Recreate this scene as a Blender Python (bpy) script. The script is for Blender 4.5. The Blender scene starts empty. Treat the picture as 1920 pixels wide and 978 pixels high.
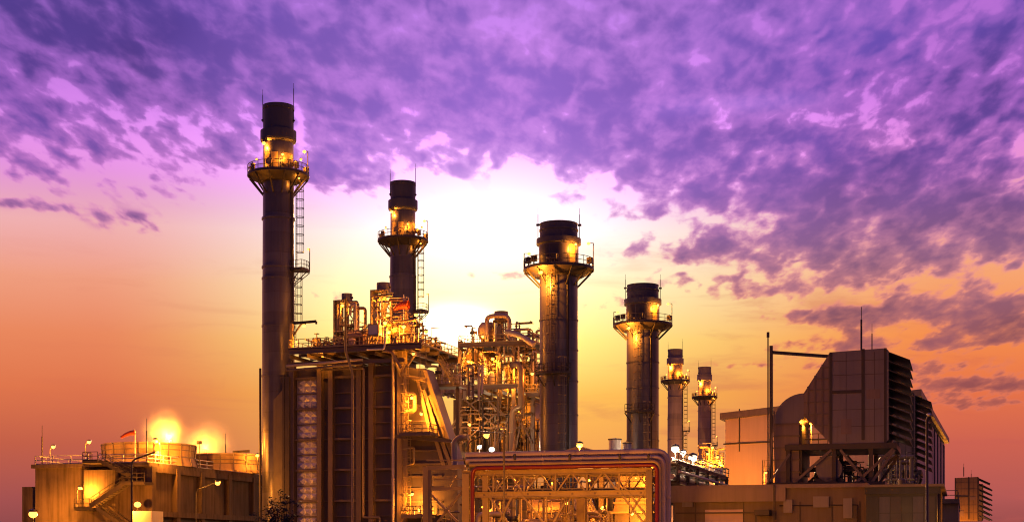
import bpy, bmesh, math, random
from mathutils import Vector, Matrix
random.seed(7)
SC = bpy.context.scene
COL = SC.collection
R = math.radians

# ------------------------------------------------------------------ camera
F = 2800.0            # focal length in photograph pixels
CX, HY = 960.0, 1040.0
CAMZ = 2.2
cam = bpy.data.objects.new('camera', bpy.data.cameras.new('camera'))
COL.objects.link(cam)
cam.location = (0, 0, CAMZ)
cam.rotation_euler = (R(90), 0, 0)
cam.data.sensor_width = 36.0
cam.data.lens = 36.0 * F / 1920.0
cam.data.shift_y = (HY - 489.0) / 1920.0
cam.data.clip_start = 0.5
cam.data.clip_end = 20000
SC.camera = cam

# ------------------------------------------------------------------ exposure
SC.view_settings.view_transform = 'Standard'
SC.view_settings.look = 'None'
SC.view_settings.exposure = 0.0
SC.view_settings.gamma = 1.0
SC.view_settings.use_curve_mapping = False
SC.cycles.use_denoising = True
SC.cycles.max_bounces = 5
SC.cycles.diffuse_bounces = 2
SC.cycles.glossy_bounces = 2
SC.cycles.sample_clamp_indirect = 4.0
SC.cycles.filter_width = 1.1

# ------------------------------------------------------------------ world: sunset sky
world = bpy.data.worlds.new('World')
SC.world = world
world.use_nodes = True
WT = world.node_tree
WT.nodes.clear()

def s2l(c):
    return tuple(((v / 255.0 + 0.055) / 1.055) ** 2.4 if v > 10 else v / 255.0 / 12.92 for v in c)

class E:
    """tiny wrapper: arithmetic on sockets makes Math nodes"""
    def __init__(self, s, t): self.s, self.t = s, t
    def _m(self, op, *a):
        n = self.t.nodes.new('ShaderNodeMath'); n.operation = op
        for i, v in enumerate((self,) + a):
            if isinstance(v, E): self.t.links.new(v.s, n.inputs[i])
            else: n.inputs[i].default_value = v
        return E(n.outputs[0], self.t)
    def __add__(s, o): return s._m('ADD', o)
    __radd__ = __add__
    def __sub__(s, o): return s._m('SUBTRACT', o)
    def __rsub__(s, o): return (s * -1.0) + o
    def __mul__(s, o): return s._m('MULTIPLY', o)
    __rmul__ = __mul__
    def __truediv__(s, o): return s._m('DIVIDE', o)
    def pw(s, o): return s._m('POWER', o)
    def mx(s, o): return s._m('MAXIMUM', o)
    def mn(s, o): return s._m('MINIMUM', o)
    def exp(s): return s._m('EXPONENT')
    def atan2(s, o): return s._m('ARCTAN2', o)
    def step(s, a, b):
        n = s.t.nodes.new('ShaderNodeMapRange'); n.interpolation_type = 'SMOOTHSTEP'
        for k, v in (('Value', s), ('From Min', a), ('From Max', b)):
            if isinstance(v, E): s.t.links.new(v.s, n.inputs[k])
            else: n.inputs[k].default_value = v
        return E(n.outputs[0], s.t)

def vec(t, x, y, z=0.0):
    n = t.nodes.new('ShaderNodeCombineXYZ')
    for i, v in enumerate((x, y, z)):
        if isinstance(v, E): t.links.new(v.s, n.inputs[i])
        else: n.inputs[i].default_value = v
    return n.outputs[0]
def noise(t, v, scale, detail=4, rough=.5, dist=0.0, off=None):
    n = t.nodes.new('ShaderNodeTexNoise')
    n.inputs['Scale'].default_value = scale; n.inputs['Detail'].default_value = detail
    n.inputs['Roughness'].default_value = rough; n.inputs['Distortion'].default_value = dist
    t.links.new(v, n.inputs['Vector'])
    return E(n.outputs['Fac'], t)
def ramp(t, f, stops, lin=True):
    n = t.nodes.new('ShaderNodeValToRGB'); cr = n.color_ramp
    while len(cr.elements) < len(stops): cr.elements.new(0.5)
    for e, (p, c) in zip(cr.elements, stops):
        e.position = p; e.color = (*s2l(c), 1) if lin else (*c, 1)
    t.links.new(f.s, n.inputs[0])
    return n.outputs[0]
def cmix(t, f, a, b, mode='MIX'):
    n = t.nodes.new('ShaderNodeMix'); n.data_type = 'RGBA'; n.blend_type = mode
    n.clamp_factor = True
    for k, v in ((0, f), (6, a), (7, b)):
        if isinstance(v, E): t.links.new(v.s, n.inputs[k])
        elif isinstance(v, bpy.types.NodeSocket): t.links.new(v, n.inputs[k])
        elif isinstance(v, (tuple, list)): n.inputs[k].default_value = (*v[:3], 1)
        else: n.inputs[k].default_value = v
    return n.outputs[2]
def scalecol(t, c, f):
    n = t.nodes.new('ShaderNodeVectorMath'); n.operation = 'SCALE'
    if isinstance(c, bpy.types.NodeSocket): t.links.new(c, n.inputs[0])
    else: n.inputs[0].default_value = c
    t.links.new(f.s, n.inputs['Scale'])
    return n.outputs[0]
def addcol(t, a, b):
    n = t.nodes.new('ShaderNodeVectorMath'); n.operation = 'ADD'
    t.links.new(a, n.inputs[0]); t.links.new(b, n.inputs[1])
    return n.outputs[0]

SUN_AZ, SUN_EL = math.atan((860 - CX) / F), math.atan((HY - 470) / F)   # the sun stands behind the plant

def build_sky():
    t = WT
    tc = t.nodes.new('ShaderNodeTexCoord')
    sp = t.nodes.new('ShaderNodeSeparateXYZ'); t.links.new(tc.outputs['Generated'], sp.inputs[0])
    dx, dy, dz = (E(o, t) for o in sp.outputs)
    az = dx.atan2(dy) * 2.8
    hyp = (dx * dx + dy * dy).mx(1e-4).pw(0.5)
    el = (dz / hyp).mx(-3.0).mn(3.0) * 2.8
    def G(x, y, sx, sy, rot=0.0):
        """soft elliptic bump in the sky: x, y in photograph pixels"""
        X = 2.8 * math.atan((x - CX) / F); Y = (HY - y) / 1000.0
        a, b = az - X, el - Y
        if rot:
            c, s = math.cos(R(rot)), math.sin(R(rot))
            a, b = a * c + b * s, b * c - a * s
        a, b = a * (1000.0 / sx), b * (1000.0 / sy)
        return ((a * a + b * b) * -0.5).exp()
    # ---- clear-sky colour by height, three bearings
    Ys = [0.0, .10, .20, .30, .40, .50, .60, .70, .84, 1.04, 1.9]
    pos = [y / 1.9 for y in Ys]
    Lc = [(120,66,72),(165,82,80),(196,96,72),(224,118,76),(234,136,94),(240,158,128),(240,176,178),(216,142,208),(188,116,212),(150,96,200),(70,52,120)]
    Cc = [(190,100,60),(243,138,64),(248,168,84),(252,186,84),(255,222,126),(255,240,186),(255,236,232),(244,184,250),(196,128,240),(176,122,238),(80,60,140)]
    Rc = [(110,60,66),(178,88,84),(205,98,80),(232,116,72),(246,142,78),(247,164,112),(246,178,152),(222,140,190),(186,104,196),(184,100,204),(64,46,110)]
    fy = el * (1 / 1.9)
    L_, C_, R_ = (ramp(t, fy, list(zip(pos, c))) for c in (Lc, Cc, Rc))
    wl = az.step(-0.20, -0.78); wr = az.step(0.10, 0.82)
    base = cmix(t, wr, cmix(t, wl, C_, L_), R_)
    # faint streaks of thin high cloud low in the sky
    stn = noise(t, vec(t, az * 1.6 + el * .8, el * 9.0, 1.7), 2.6, 5, .6, .4)
    base = cmix(t, stn.step(.50, .72) * el.step(.72, .45) * .38 * az.step(-1.6, .9), base, s2l((196, 92, 84)))
    # glow of the sun behind thin cloud
    g1 = G(925, 405, 150, 76); g2 = G(880, 570, 190, 120); g3 = G(855, 612, 44, 21)
    g4 = G(800, 322, 220, 36)
    base = addcol(t, base, scalecol(t, (1.0, .90, 1.0), g1 * .52))
    base = addcol(t, base, scalecol(t, (.5, .36, .10), g2 * .55))
    base = addcol(t, base, scalecol(t, (.35, .2, .4), g4 * .35))
    # ---- clouds: noise on a sheet seen in perspective
    q = (el + 0.50).mx(0.2)
    cu = az / q
    rec = t.nodes.new('ShaderNodeMath'); rec.operation = 'DIVIDE'; rec.inputs[0].default_value = 1.0
    t.links.new(q.s, rec.inputs[1]); rec = E(rec.outputs[0], t)
    # rows of cloud lean down to the left
    P = vec(t, cu * 1.0 + rec * 0.10, rec * 1.6 - cu * 0.16, 3.7)
    n1 = noise(t, P, 7.0, 3, .5, .2)
    n2 = noise(t, P, 19.0, 3, .5, .3)
    n3 = noise(t, P, 42.0, 4, .55, .3)
    P2 = vec(t, cu * 1.0, rec * 1.5, 9.1)
    nC = noise(t, P2, 3.2, 3, .5, .2)
    vo = t.nodes.new('ShaderNodeTexVoronoi'); vo.feature = 'SMOOTH_F1'; vo.inputs['Scale'].default_value = 25.0
    vo.inputs['Smoothness'].default_value = .7
    wob = noise(t, P, 16.0, 2, .5)
    t.links.new(vec(t, cu + rec * .35 + wob * .12, rec * 1.5 - cu * .3 + wob * .1, 0.0), vo.inputs['Vector'])
    vd = E(vo.outputs['Distance'], t)
    # coverage: where cloud lies
    cov = el.step(.575, .81) * .72
    cov = cov + G(560, 120, 520, 75, -4) * .22 + G(150, 70, 200, 60) * .22 + G(800, 190, 260, 55, -6) * .2 - G(160, 200, 190, 40) * .10
    cov = cov + G(1480, 350, 330, 62, -14) * .62 + G(1780, 400, 230, 45, -8) * .50 + G(1500, 90, 300, 60) * .12
    cov = cov + G(1250, 300, 150, 55, -20) * .30 + G(1850, 220, 120, 90) * .2 - G(1760, 100, 90, 60, 30) * .2
    cov = cov + G(1560, 462, 240, 26) * .62 + G(1850, 470, 130, 28) * .62
    cov = cov + G(1650, 515, 110, 22) * .68 + G(1850, 592, 130, 24) * .98 + G(1880, 640, 70, 22) * .8
    cov = cov + G(1620, 605, 100, 13) * .82 + G(1660, 655, 120, 13) * .82
    cov = cov + G(1830, 735, 120, 13) * 1.0 + G(1850, 768, 100, 8) * .9 + G(1700, 700, 90, 8) * .8 + G(1560, 600, 60, 14) * .4
    cov = cov + G(110, 418, 90, 8, -4) * .62 + G(250, 440, 50, 12) * .5 + G(1300, 480, 80, 24) * .5 + G(1400, 545, 120, 18) * .42
    cov = cov + G(300, 350, 260, 30) * .16 + G(650, 345, 60, 30) * .45 + G(640, 560, 60, 14) * .4 + G(1130, 570, 50, 9) * .45 + G(930, 516, 50, 6) * .5
    cov = cov + G(1500, 690, 110, 7) * .5 + G(1050, 370, 40, 9) * .6 + G(1200, 400, 50, 12) * .5 + G(840, 320, 30, 10) * .4
    cov = cov - G(930, 345, 210, 46) * .42 - G(960, 200, 300, 50) * .10
    cov = cov + G(1060, 305, 260, 32) * .16 + G(1650, 540, 300, 90) * .10 + G(1500, 420, 200, 40) * .12 + G(700, 320, 120, 25) * .12
    cov = cov.mx(0.0).mn(1.05)
    n = n1 * .15 + n2 * .44 + n3 * .24 + (0.54 - vd) * .22 + .055
    n = (n - .5) * 1.25 + .5
    soft = el.step(.60, .85)
    thr = 0.700 - cov * .34
    dens = n.step(thr - 0.06 - soft * .08, thr + 0.07 + soft * .11)
    dens = dens * cov.step(.12, .34)
    thick = n.step(thr - 0.02, thr + 0.26)
    veil = (n.step(thr - 0.12, thr + 0.0) * cov.step(.05, .3)).mx(el.step(.62, .86) * .80)
    cl = ramp(t, fy, list(zip([0, .15 / 1.9, .35 / 1.9, .5 / 1.9, .62 / 1.9, .74 / 1.9, .9 / 1.9, 1.06 / 1.9, 1],
         [(120,64,70),(165,82,76),(142,80,86),(132,88,114),(112,76,134),(98,70,156),(88,66,156),(86,66,154),(60,48,110)])))
    vl = ramp(t, fy, list(zip([0, .2 / 1.9, .4 / 1.9, .55 / 1.9, .68 / 1.9, .8 / 1.9, 1.0 / 1.9, 1],
         [(150,76,70),(222,108,84),(234,134,100),(234,150,160),(206,122,204),(172,104,202),(158,104,202),(70,52,120)])))
    # broad light and dark inside the deck: brighter over the sun, deep at the flanks
    hot = G(900, 300, 330, 130) * .62 + G(960, 60, 360, 110) * .42 + G(1400, 205, 110, 14) * .4
    hot = hot - G(60, 60, 200, 60) * .3 - G(1840, 200, 150, 80, 20) * .4
    cl = scalecol(t, cl, (nC - .5) * 1.3 + 1.04)
    cl = cmix(t, (hot * 1.0).mx(0).mn(1), cl, s2l((164, 116, 222)))
    cl = cmix(t, (hot * -1.6).mx(0).mn(1), cl, s2l((62, 50, 120)))
    vl = cmix(t, (hot * 1.1).mx(0).mn(1), vl, s2l((226, 150, 245)))
    cl = cmix(t, thick, cmix(t, .45, cl, vl), cl)
    c1 = cmix(t, veil * .72 * (1.0 - g1 * .6), base, vl)
    out = cmix(t, dens * .93 * (1.0 - g1 * .62), c1, cl)
    # pink fringes where the deck thins
    fr = n.step(thr + .01, thr - .07) * el.step(.60, .75)
    out = addcol(t, out, scalecol(t, (.34, .12, .34), fr * (G(960, 260, 700, 90) * .9 + .18)))
    out = addcol(t, addcol(t, out, scalecol(t, (1.0, .95, .7), g3 * 4.0)), scalecol(t, (.8, .55, .12), G(860, 605, 140, 75) * 1.0))
    # the sky is dimmer on the side away from the sun
    back = cmix(t, el.step(-.2, 1.6), s2l((88, 58, 70)), s2l((66, 52, 108)))
    out = cmix(t, dy.step(.80, .0), out, back)
    # physical sky adds its faint blue light from the side away from the sun
    nis = t.nodes.new('ShaderNodeTexSky'); nis.sky_type = 'NISHITA'; nis.sun_disc = False
    nis.sun_elevation = SUN_EL; nis.sun_rotation = SUN_AZ
    bg1 = t.nodes.new('ShaderNodeBackground'); bg2 = t.nodes.new('ShaderNodeBackground')
    t.links.new(nis.outputs[0], bg1.inputs[0]); bg1.inputs[1].default_value = SKY_PHYS
    t.links.new(out, bg2.inputs[0]); bg2.inputs[1].default_value = 1.0
    ad = t.nodes.new('ShaderNodeAddShader'); o = t.nodes.new('ShaderNodeOutputWorld')
    t.links.new(bg1.outputs[0], ad.inputs[0]); t.links.new(bg2.outputs[0], ad.inputs[1])
    t.links.new(ad.outputs[0], o.inputs[0])
SKY_PHYS = 0.0
build_sky()
world.cycles.sampling_method = 'MANUAL'
world.cycles.sample_map_resolution = 1024

# ------------------------------------------------------------------ sun
sun = bpy.data.objects.new('sun', bpy.data.lights.new('sun', 'SUN'))
COL.objects.link(sun)
sun.data.energy = 3.5; sun.data.angle = R(3.0); sun.data.color = (1.0, .62, .30)
_d = Vector((math.sin(SUN_AZ) * math.cos(SUN_EL), math.cos(SUN_AZ) * math.cos(SUN_EL), math.sin(SUN_EL)))
sun.rotation_euler = _d.to_track_quat('Z', 'Y').to_euler()
sun['kind'] = 'helper'

# ------------------------------------------------------------------ plant frame: s to the right along the units, t away from us
A = R(16.9)
CA, SA = math.cos(A), math.sin(A)
def sx(px, t):
    k = (px - CX) / F
    return t * (k * CA - SA) / (CA + k * SA)
def tx(px, s):
    k = (px - CX) / F
    return s * (CA + k * SA) / (k * CA - SA)
def depth(s, t): return -s * SA + t * CA
def zy(py, s, t): return CAMZ + (HY - py) / F * depth(s, t)
def st_of(px, Y):
    X = (px - CX) / F * Y
    return X * CA - Y * SA, X * SA + Y * CA
def pt(px, py, t):
    s = sx(px, t); return Vector((s, t, zy(py, s, t)))
def world_of(p): return Vector((p[0] * CA + p[1] * SA, -p[0] * SA + p[1] * CA, p[2]))
def va(deg): return R(deg) + A       # bearing as we see it: 0 = to our right, -90 = towards us

# ------------------------------------------------------------------ materials
MATS = {}
def mat(name, col, rough=.6, metal=0.0, var=.25, scale=.6, streak=0.0, bump=.0, spec=.5, tint=None, bscale=None, course=0.0):
    if name in MATS: return MATS[name]
    m = bpy.data.materials.new(name); m.use_nodes = True; t = m.node_tree
    b = t.nodes['Principled BSDF']
    tc = t.nodes.new('ShaderNodeTexCoord')
    geo = t.nodes.new('ShaderNodeNewGeometry')
    n1 = noise(t, geo.outputs['Position'], scale, 6, .62)
    mp = t.nodes.new('ShaderNodeMapping'); mp.inputs['Scale'].default_value = (1.7, 1.7, .09)
    t.links.new(geo.outputs['Position'], mp.inputs['Vector'])
    n2 = noise(t, mp.outputs[0], 1.3, 5, .6)
    f = (n1 - .5) * (2.2 * var) + (n2 - .5) * (2.4 * streak) + 1.0
    if course:
        sz = t.nodes.new('ShaderNodeSeparateXYZ'); t.links.new(geo.outputs['Position'], sz.inputs[0])
        q_ = E(sz.outputs[2], t) * (1 / course); fl = q_._m('FLOOR'); fr_ = q_._m('FRACT')
        wn = t.nodes.new('ShaderNodeTexWhiteNoise'); wn.noise_dimensions = '1D'; t.links.new(fl.s, wn.inputs['W'])
        f = f + (E(wn.outputs['Value'], t) - .5) * .34 - fr_.step(.045, .0) * .35
    c2 = scalecol(t, col, f.mx(.25))
    if tint:
        c2 = cmix(t, n2.step(.52, .75) * .55, c2, tint)
    t.links.new(c2, b.inputs['Base Color'])
    t.links.new(((n1 - .5) * .35 + rough).s, b.inputs['Roughness'])
    b.inputs['Metallic'].default_value = metal
    b.inputs['Specular IOR Level'].default_value = spec
    if bump:
        bp = t.nodes.new('ShaderNodeBump'); bp.inputs['Strength'].default_value = bump; bp.inputs['Distance'].default_value = .05
        n3 = noise(t, geo.outputs['Position'], bscale or scale * 6, 4, .6)
        t.links.new(n3.s, bp.inputs['Height']); t.links.new(bp.outputs[0], b.inputs['Normal'])
    MATS[name] = m
    return m
def emat(name, col, strength):
    m = bpy.data.materials.new(name); m.use_nodes = True; t = m.node_tree
    b = t.nodes['Principled BSDF']; b.inputs['Base Color'].default_value = (*col, 1)
    b.inputs['Emission Color'].default_value = (*col, 1); b.inputs['Emission Strength'].default_value = strength
    try: m.cycles.emission_sampling = 'NONE'
    except Exception: pass
    MATS[name] = m
    return m

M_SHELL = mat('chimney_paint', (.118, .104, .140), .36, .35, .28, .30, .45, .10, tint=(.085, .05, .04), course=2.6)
M_SHELL_LIT = mat('far_chimney_lit_tone', (.34, .23, .20), .6, .0, .22, .30, .35, .10, course=3.2)  # chimney paint lightened and warmed; stands in for light and haze out there
M_SHELL_DK = mat('chimney_cap_paint', (.085, .078, .112), .5, .2, .2, .5, .2, .05)
M_STEEL = mat('painted_steel', (.20, .145, .115), .5, .3, .25, .8, .1, .05)
M_STEEL_DK = mat('dark_steel', (.075, .058, .055), .5, .4, .25, .8, .1)
M_STEEL_YL = mat('ochre_steel', (.38, .27, .13), .5, .2, .2, .8, .1)
M_PANEL = mat('casing_sheet', (.125, .098, .098), .5, .25, .28, .5, .35, .10, tint=(.10, .06, .045))
M_INSUL = mat('insulation_sheet', (.66, .60, .64), .42, .35, .12, .9, .1, .05)
M_ALU = mat('aluminium_cladding', (.52, .40, .31), .48, .15, .22, 1.2, .25, .08, .35)
M_REDPIPE = mat('red_pipe_paint', (.22, .025, .012), .4, .1, .15, 1.2, .1)
M_CONC = mat('weathered_concrete', (.115, .078, .058), .85, 0, .6, .30, .85, .25, .3, tint=(.10, .075, .06))
M_CONC_DK = mat('dark_concrete', (.075, .055, .045), .85, 0, .3, .4, .5, .2, .3)
M_WOOD = mat('fan_ring_boards', (.42, .27, .13), .6, 0, .2, 1.0, .35, .08)
M_GREY = mat('grey_sheet', (.23, .185, .20), .45, .25, .16, .35, .22, .05, tint=(.16, .125, .13))
M_GREY2 = mat('brownish_sheet', (.24, .165, .15), .5, .2, .16, .35, .25, .05)
M_LOUV = mat('louvre_metal', (.07, .06, .07), .5, .3, .2, .8)
M_HALL = mat('hall_cladding', (.62, .42, .36), .55, .1, .10, .2, .12, .05)
M_WHITE = mat('white_paint', (.62, .56, .56), .45, .1, .10, .6, .1)
M_TANK = mat('tank_shell', (.32, .20, .11), .4, .4, .2, .6, .3)
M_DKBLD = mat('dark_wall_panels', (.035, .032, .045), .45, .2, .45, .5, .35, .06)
M_TANBLD = mat('tan_wall_panels', (.16, .105, .08), .5, .15, .22, .35, .35, .06)
M_ORNG = mat('safety_orange', (.8, .12, .03), .6, 0, .1, 1)
M_GROUND = mat('asphalt', (.055, .05, .045), .85, 0, .35, .15, 0, .2)
M_BARK = mat('bark', (.05, .035, .025), .9, 0, .3, 3)
M_LEAF = mat('leaves', (.035, .045, .02), .6, 0, .4, 2)
SOD = (1.0, .31, .022)
M_BULB = emat('sodium_bulb', (1.0, .42, .07), 3.4)
M_BULBW = emat('white_bulb', (1.0, .85, .6), 7.0)

# ------------------------------------------------------------------ mesh builder (plant coordinates)
class MB:
    def __init__(self): self.v = []; self.f = []; self.sm = []
    def face(self, pts, smooth=False):
        i = len(self.v); self.v += [Vector(p) for p in pts]
        self.f.append(tuple(range(i, i + len(pts)))); self.sm.append(smooth); return self
    def box(self, a, b):
        (x0, y0, z0), (x1, y1, z1) = a, b
        x0, x1 = sorted((x0, x1)); y0, y1 = sorted((y0, y1)); z0, z1 = sorted((z0, z1))
        P = [(x0,y0,z0),(x1,y0,z0),(x1,y1,z0),(x0,y1,z0),(x0,y0,z1),(x1,y0,z1),(x1,y1,z1),(x0,y1,z1)]
        i = len(self.v); self.v += [Vector(p) for p in P]
        for f in ((3,2,1,0),(4,5,6,7),(0,1,5,4),(1,2,6,5),(2,3,7,6),(3,0,4,7)):
            self.f.append(tuple(i + k for k in f)); self.sm.append(False)
        return self
    def prism(self, poly, vec_):
        """closed polygon pushed along a vector"""
        d = Vector(vec_); P = [Vector(p) for p in poly]; n = len(P); i = len(self.v)
        self.v += P + [p + d for p in P]
        self.f.append(tuple(i + k for k in range(n))[::-1]); self.sm.append(False)
        self.f.append(tuple(i + n + k for k in range(n))); self.sm.append(False)
        for k in range(n):
            self.f.append((i + k, i + (k + 1) % n, i + n + (k + 1) % n, i + n + k)); self.sm.append(False)
        return self
    def bar(self, p, q, w=.2, h=None, up=(0, 0, 1)):
        p, q = Vector(p), Vector(q); h = h or w
        d = q - p
        if d.length < 1e-5: return self
        d.normalize(); u_ = Vector(up)
        if abs(d.dot(u_)) > .97: u_ = Vector((1, 0, 0))
        x = d.cross(u_).normalized(); y = x.cross(d).normalized()
        x *= w / 2; y *= h / 2
        i = len(self.v)
        for c in (p, q): self.v += [c - x - y, c + x - y, c + x + y, c - x + y]
        for f in ((0,1,2,3),(7,6,5,4),(0,4,5,1),(1,5,6,2),(2,6,7,3),(3,7,4,0)):
            self.f.append(tuple(i + k for k in f)); self.sm.append(False)
        return self
    def ibeam(self, p, q, w=.4, h=.4, up=(0, 0, 1)):
        p, q = Vector(p), Vector(q); d = (q - p).normalized(); u_ = Vector(up)
        if abs(d.dot(u_)) > .97: u_ = Vector((0, 1, 0))
        x = d.cross(u_).normalized(); y = x.cross(d).normalized()
        k = min(w, h) * .14
        self.bar(p + y * (h - k) / 2, q + y * (h - k) / 2, w, k, y)
        self.bar(p - y * (h - k) / 2, q - y * (h - k) / 2, w, k, y)
        self.bar(p, q, k, h - 2 * k, y)
        return self
    def tube(self, p, q, r=.1, n=8, r2=None, caps=True):
        p, q = Vector(p), Vector(q); d = q - p
        if d.length < 1e-5: return self
        d.normalize(); r2 = r if r2 is None else r2
        u_ = Vector((0, 0, 1)) if abs(d.z) < .97 else Vector((1, 0, 0))
        x = d.cross(u_).normalized(); y = d.cross(x).normalized()
        i = len(self.v); an = [2 * math.pi * k / n for k in range(n)]
        for c, rr in ((p, r), (q, r2)): self.v += [c + (x * math.cos(a) + y * math.sin(a)) * rr for a in an]
        for k in range(n):
            self.f.append((i + k, i + (k + 1) % n, i + n + (k + 1) % n, i + n + k)); self.sm.append(n > 6)
        if caps:
            for c, rr, s_ in ((p, r, 1), (q, r2, -1)):
                if rr > 1e-4: self.face([c + (x * math.cos(a) + y * math.sin(a)) * rr for a in an][::s_])
        return self
    def pipe(self, pts, r=.15, n=10, bend=None):
        """round pipe through the points with rounded elbows"""
        P = [Vector(p) for p in pts]; bend = bend or r * 2.2
        path = [P[0]]
        for k in range(1, len(P) - 1):
            a, b, c = P[k - 1], P[k], P[k + 1]
            l1, l2 = (a - b).length, (c - b).length
            bd = min(bend, l1 * .49, l2 * .49)
            p1 = b + (a - b).normalized() * bd; p2 = b + (c - b).normalized() * bd
            for j in range(6):
                f = j / 5; path.append((p1 * (1 - f) + b * f) * (1 - f) + (b * (1 - f) + p2 * f) * f)
        path.append(P[-1])
        x = None; i0 = len(self.v); an = [2 * math.pi * k / n for k in range(n)]
        for k, c in enumerate(path):
            d = (path[min(k + 1, len(path) - 1)] - path[max(k - 1, 0)]).normalized()
            if x is None:
                u_ = Vector((0, 0, 1)) if abs(d.z) < .9 else Vector((1, 0, 0)); x = d.cross(u_).normalized()
            else:
                x = (x - d * x.dot(d)).normalized()
            y = d.cross(x)
            self.v += [c + (x * math.cos(a) + y * math.sin(a)) * r for a in an]
        for k in range(len(path) - 1):
            for j in range(n):
                a = i0 + k * n
                self.f.append((a + j, a + (j + 1) % n, a + n + (j + 1) % n, a + n + j)); self.sm.append(True)
        self.f.append(tuple(i0 + j for j in range(n))); self.sm.append(False)
        e = i0 + (len(path) - 1) * n
        self.f.append(tuple(e + j for j in range(n))[::-1]); self.sm.append(False)
        return self
    def lathe(self, c, prof, n=32, a0=0.0, a1=2 * math.pi, smooth=True, cap=False):
        """profile (radius, z) turned about the vertical through c; each ring pair gets its own vertices so edges stay crisp"""
        full = abs(a1 - a0 - 2 * math.pi) < 1e-6
        m = n if full else n + 1
        an = [a0 + (a1 - a0) * k / n for k in range(m)]
        for (r0, z0), (r1, z1) in zip(prof[:-1], prof[1:]):
            i = len(self.v)
            for r_, z_ in ((r0, z0), (r1, z1)):
                self.v += [Vector((c[0] + r_ * math.cos(a), c[1] + r_ * math.sin(a), z_)) for a in an]
            for k in range(n):
                k2 = (k + 1) % m
                self.f.append((i + k, i + k2, i + m + k2, i + m + k)); self.sm.append(smooth)
        return self
    def ball(self, c, r, nu=10, nv=6, sz=1.0):
        prof = [(max(1e-4, r * math.sin(math.pi * j / nv)), c[2] - r * sz * math.cos(math.pi * j / nv)) for j in range(nv + 1)]
        i = len(self.v); an = [2 * math.pi * k / nu for k in range(nu)]
        for r_, z_ in prof: self.v += [Vector((c[0] + r_ * math.cos(a), c[1] + r_ * math.sin(a), z_)) for a in an]
        for j in range(nv):
            for k in range(nu):
                a = i + j * nu; self.f.append((a + k, a + (k + 1) % nu, a + nu + (k + 1) % nu, a + nu + k)); self.sm.append(True)
        return self
    def rail(self, pts, h=1.1, sp=1.5, r=.03, mid=True, close=False, kick=True):
        P = [Vector(p) for p in pts]
        if close: P.append(P[0])
        up = Vector((0, 0, 1))
        for a, b in zip(P[:-1], P[1:]):
            L = (b - a).length; k = max(1, round(L / sp))
            for j in range(k + 1):
                c = a.lerp(b, j / k); self.bar(c, c + up * h, r * 2)
            for hh in ((h, h * .52) if mid else (h,)): self.bar(a + up * hh, b + up * hh, r * 2)
            if kick: self.bar(a + up * .07, b + up * .07, .02, .14)
        return self
    def stairs(self, p, q, width, wdir, n=None, thick=.25):
        """flight from p up to q; stringers, treads and handrails"""
        p, q, w = Vector(p), Vector(q), Vector(wdir).normalized() * width
        n = n or max(3, int((q.z - p.z) / .2))
        for o in (Vector((0, 0, 0)), w):
            self.bar(p + o, q + o, .06, thick)
            self.bar(p + o + Vector((0, 0, 1)), q + o + Vector((0, 0, 1)), .06)
            self.bar(p + o + Vector((0, 0, .55)), q + o + Vector((0, 0, .55)), .045)
            for j in range(0, n + 1, 4):
                c = (p + o).lerp(q + o, j / n); self.bar(c, c + Vector((0, 0, 1)), .05)
        d = (q - p); d.z = 0; d.normalize()
        for j in range(n):
            c = p.lerp(q, (j + .5) / n); self.bar(c, c + w, .26, .05, up=(0, 0, 1))
        return self
    def build(self, name, m, parent=None, root=None, label=None):
        me = bpy.data.meshes.new(name)
        base = parent or root
        o0 = Vector((0, 0, 0))
        b = base
        while b is not None and b.parent is not None: b = b.parent
        if b is not None and b.get('_st') is not None: o0 = Vector(b['_st'])
        if b is None:
            # a thing that is one mesh: put its origin at its foot
            lo = [min(v[k] for v in self.v) for k in range(3)]; hi = [max(v[k] for v in self.v) for k in range(3)]
            o0 = Vector(((lo[0] + hi[0]) / 2, (lo[1] + hi[1]) / 2, lo[2]))
        me.from_pydata([tuple(v - o0) for v in self.v], [], self.f)
        me.polygons.foreach_set('use_smooth', self.sm)
        me.materials.append(m); me.update()
        o = bpy.data.objects.new(name, me); COL.objects.link(o)
        if parent is not None: o.parent = parent
        else:
            o.location = world_of(o0); o.rotation_euler = (0, 0, -A)
        if label: o['label'] = label
        return o

def thing(name, label, cat, base, group=None):
    o = bpy.data.objects.new(name, None); COL.objects.link(o)
    o.location = world_of(base); o.rotation_euler = (0, 0, -A); o.empty_display_size = .5
    o['_st'] = tuple(base)
    o['label'] = label; o['category'] = cat
    if group: o['group'] = group
    return o
def tag(o, label, cat, group=None):
    o['label'] = label; o['category'] = cat
    if group: o['group'] = group
    return o

def glow(parent, p, power, col=SOD, off=(0, 0, -.45), size=.2):
    """the light a lamp gives"""
    b = parent
    while b.parent is not None: b = b.parent
    L = bpy.data.lights.new('lamp_light', 'POINT'); L.energy = power; L.color = col; L.shadow_soft_size = size
    o = bpy.data.objects.new('lamp_light', L); COL.objects.link(o); o.parent = parent
    o.location = Vector(p) + Vector(off) - Vector(b['_st'])
    return o
def lamp(root, p, power=500, r=.2, col=SOD, white=False, hood=True, off=(0, 0, -.45), parent=None):
    """a floodlight fixed to its thing: hood with a glowing bulb under it"""
    p = Vector(p); h = MB(); r *= 1.25
    h.lathe((p.x, p.y), [(.02, p.z + r * 1.5), (r * .9, p.z + r * 1.1), (r * 1.25, p.z + r * .55), (r * 1.2, p.z + r * .5), (.02, p.z + r * .9)], 10)
    o = h.build('lamp', M_STEEL_DK, root)
    MB().ball(p, r, 10, 6, .85).build('bulb', M_BULBW if white else M_BULB, o)
    glow(o, p, power, (1.0, .72, .42) if white else col, off)
    return o

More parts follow.
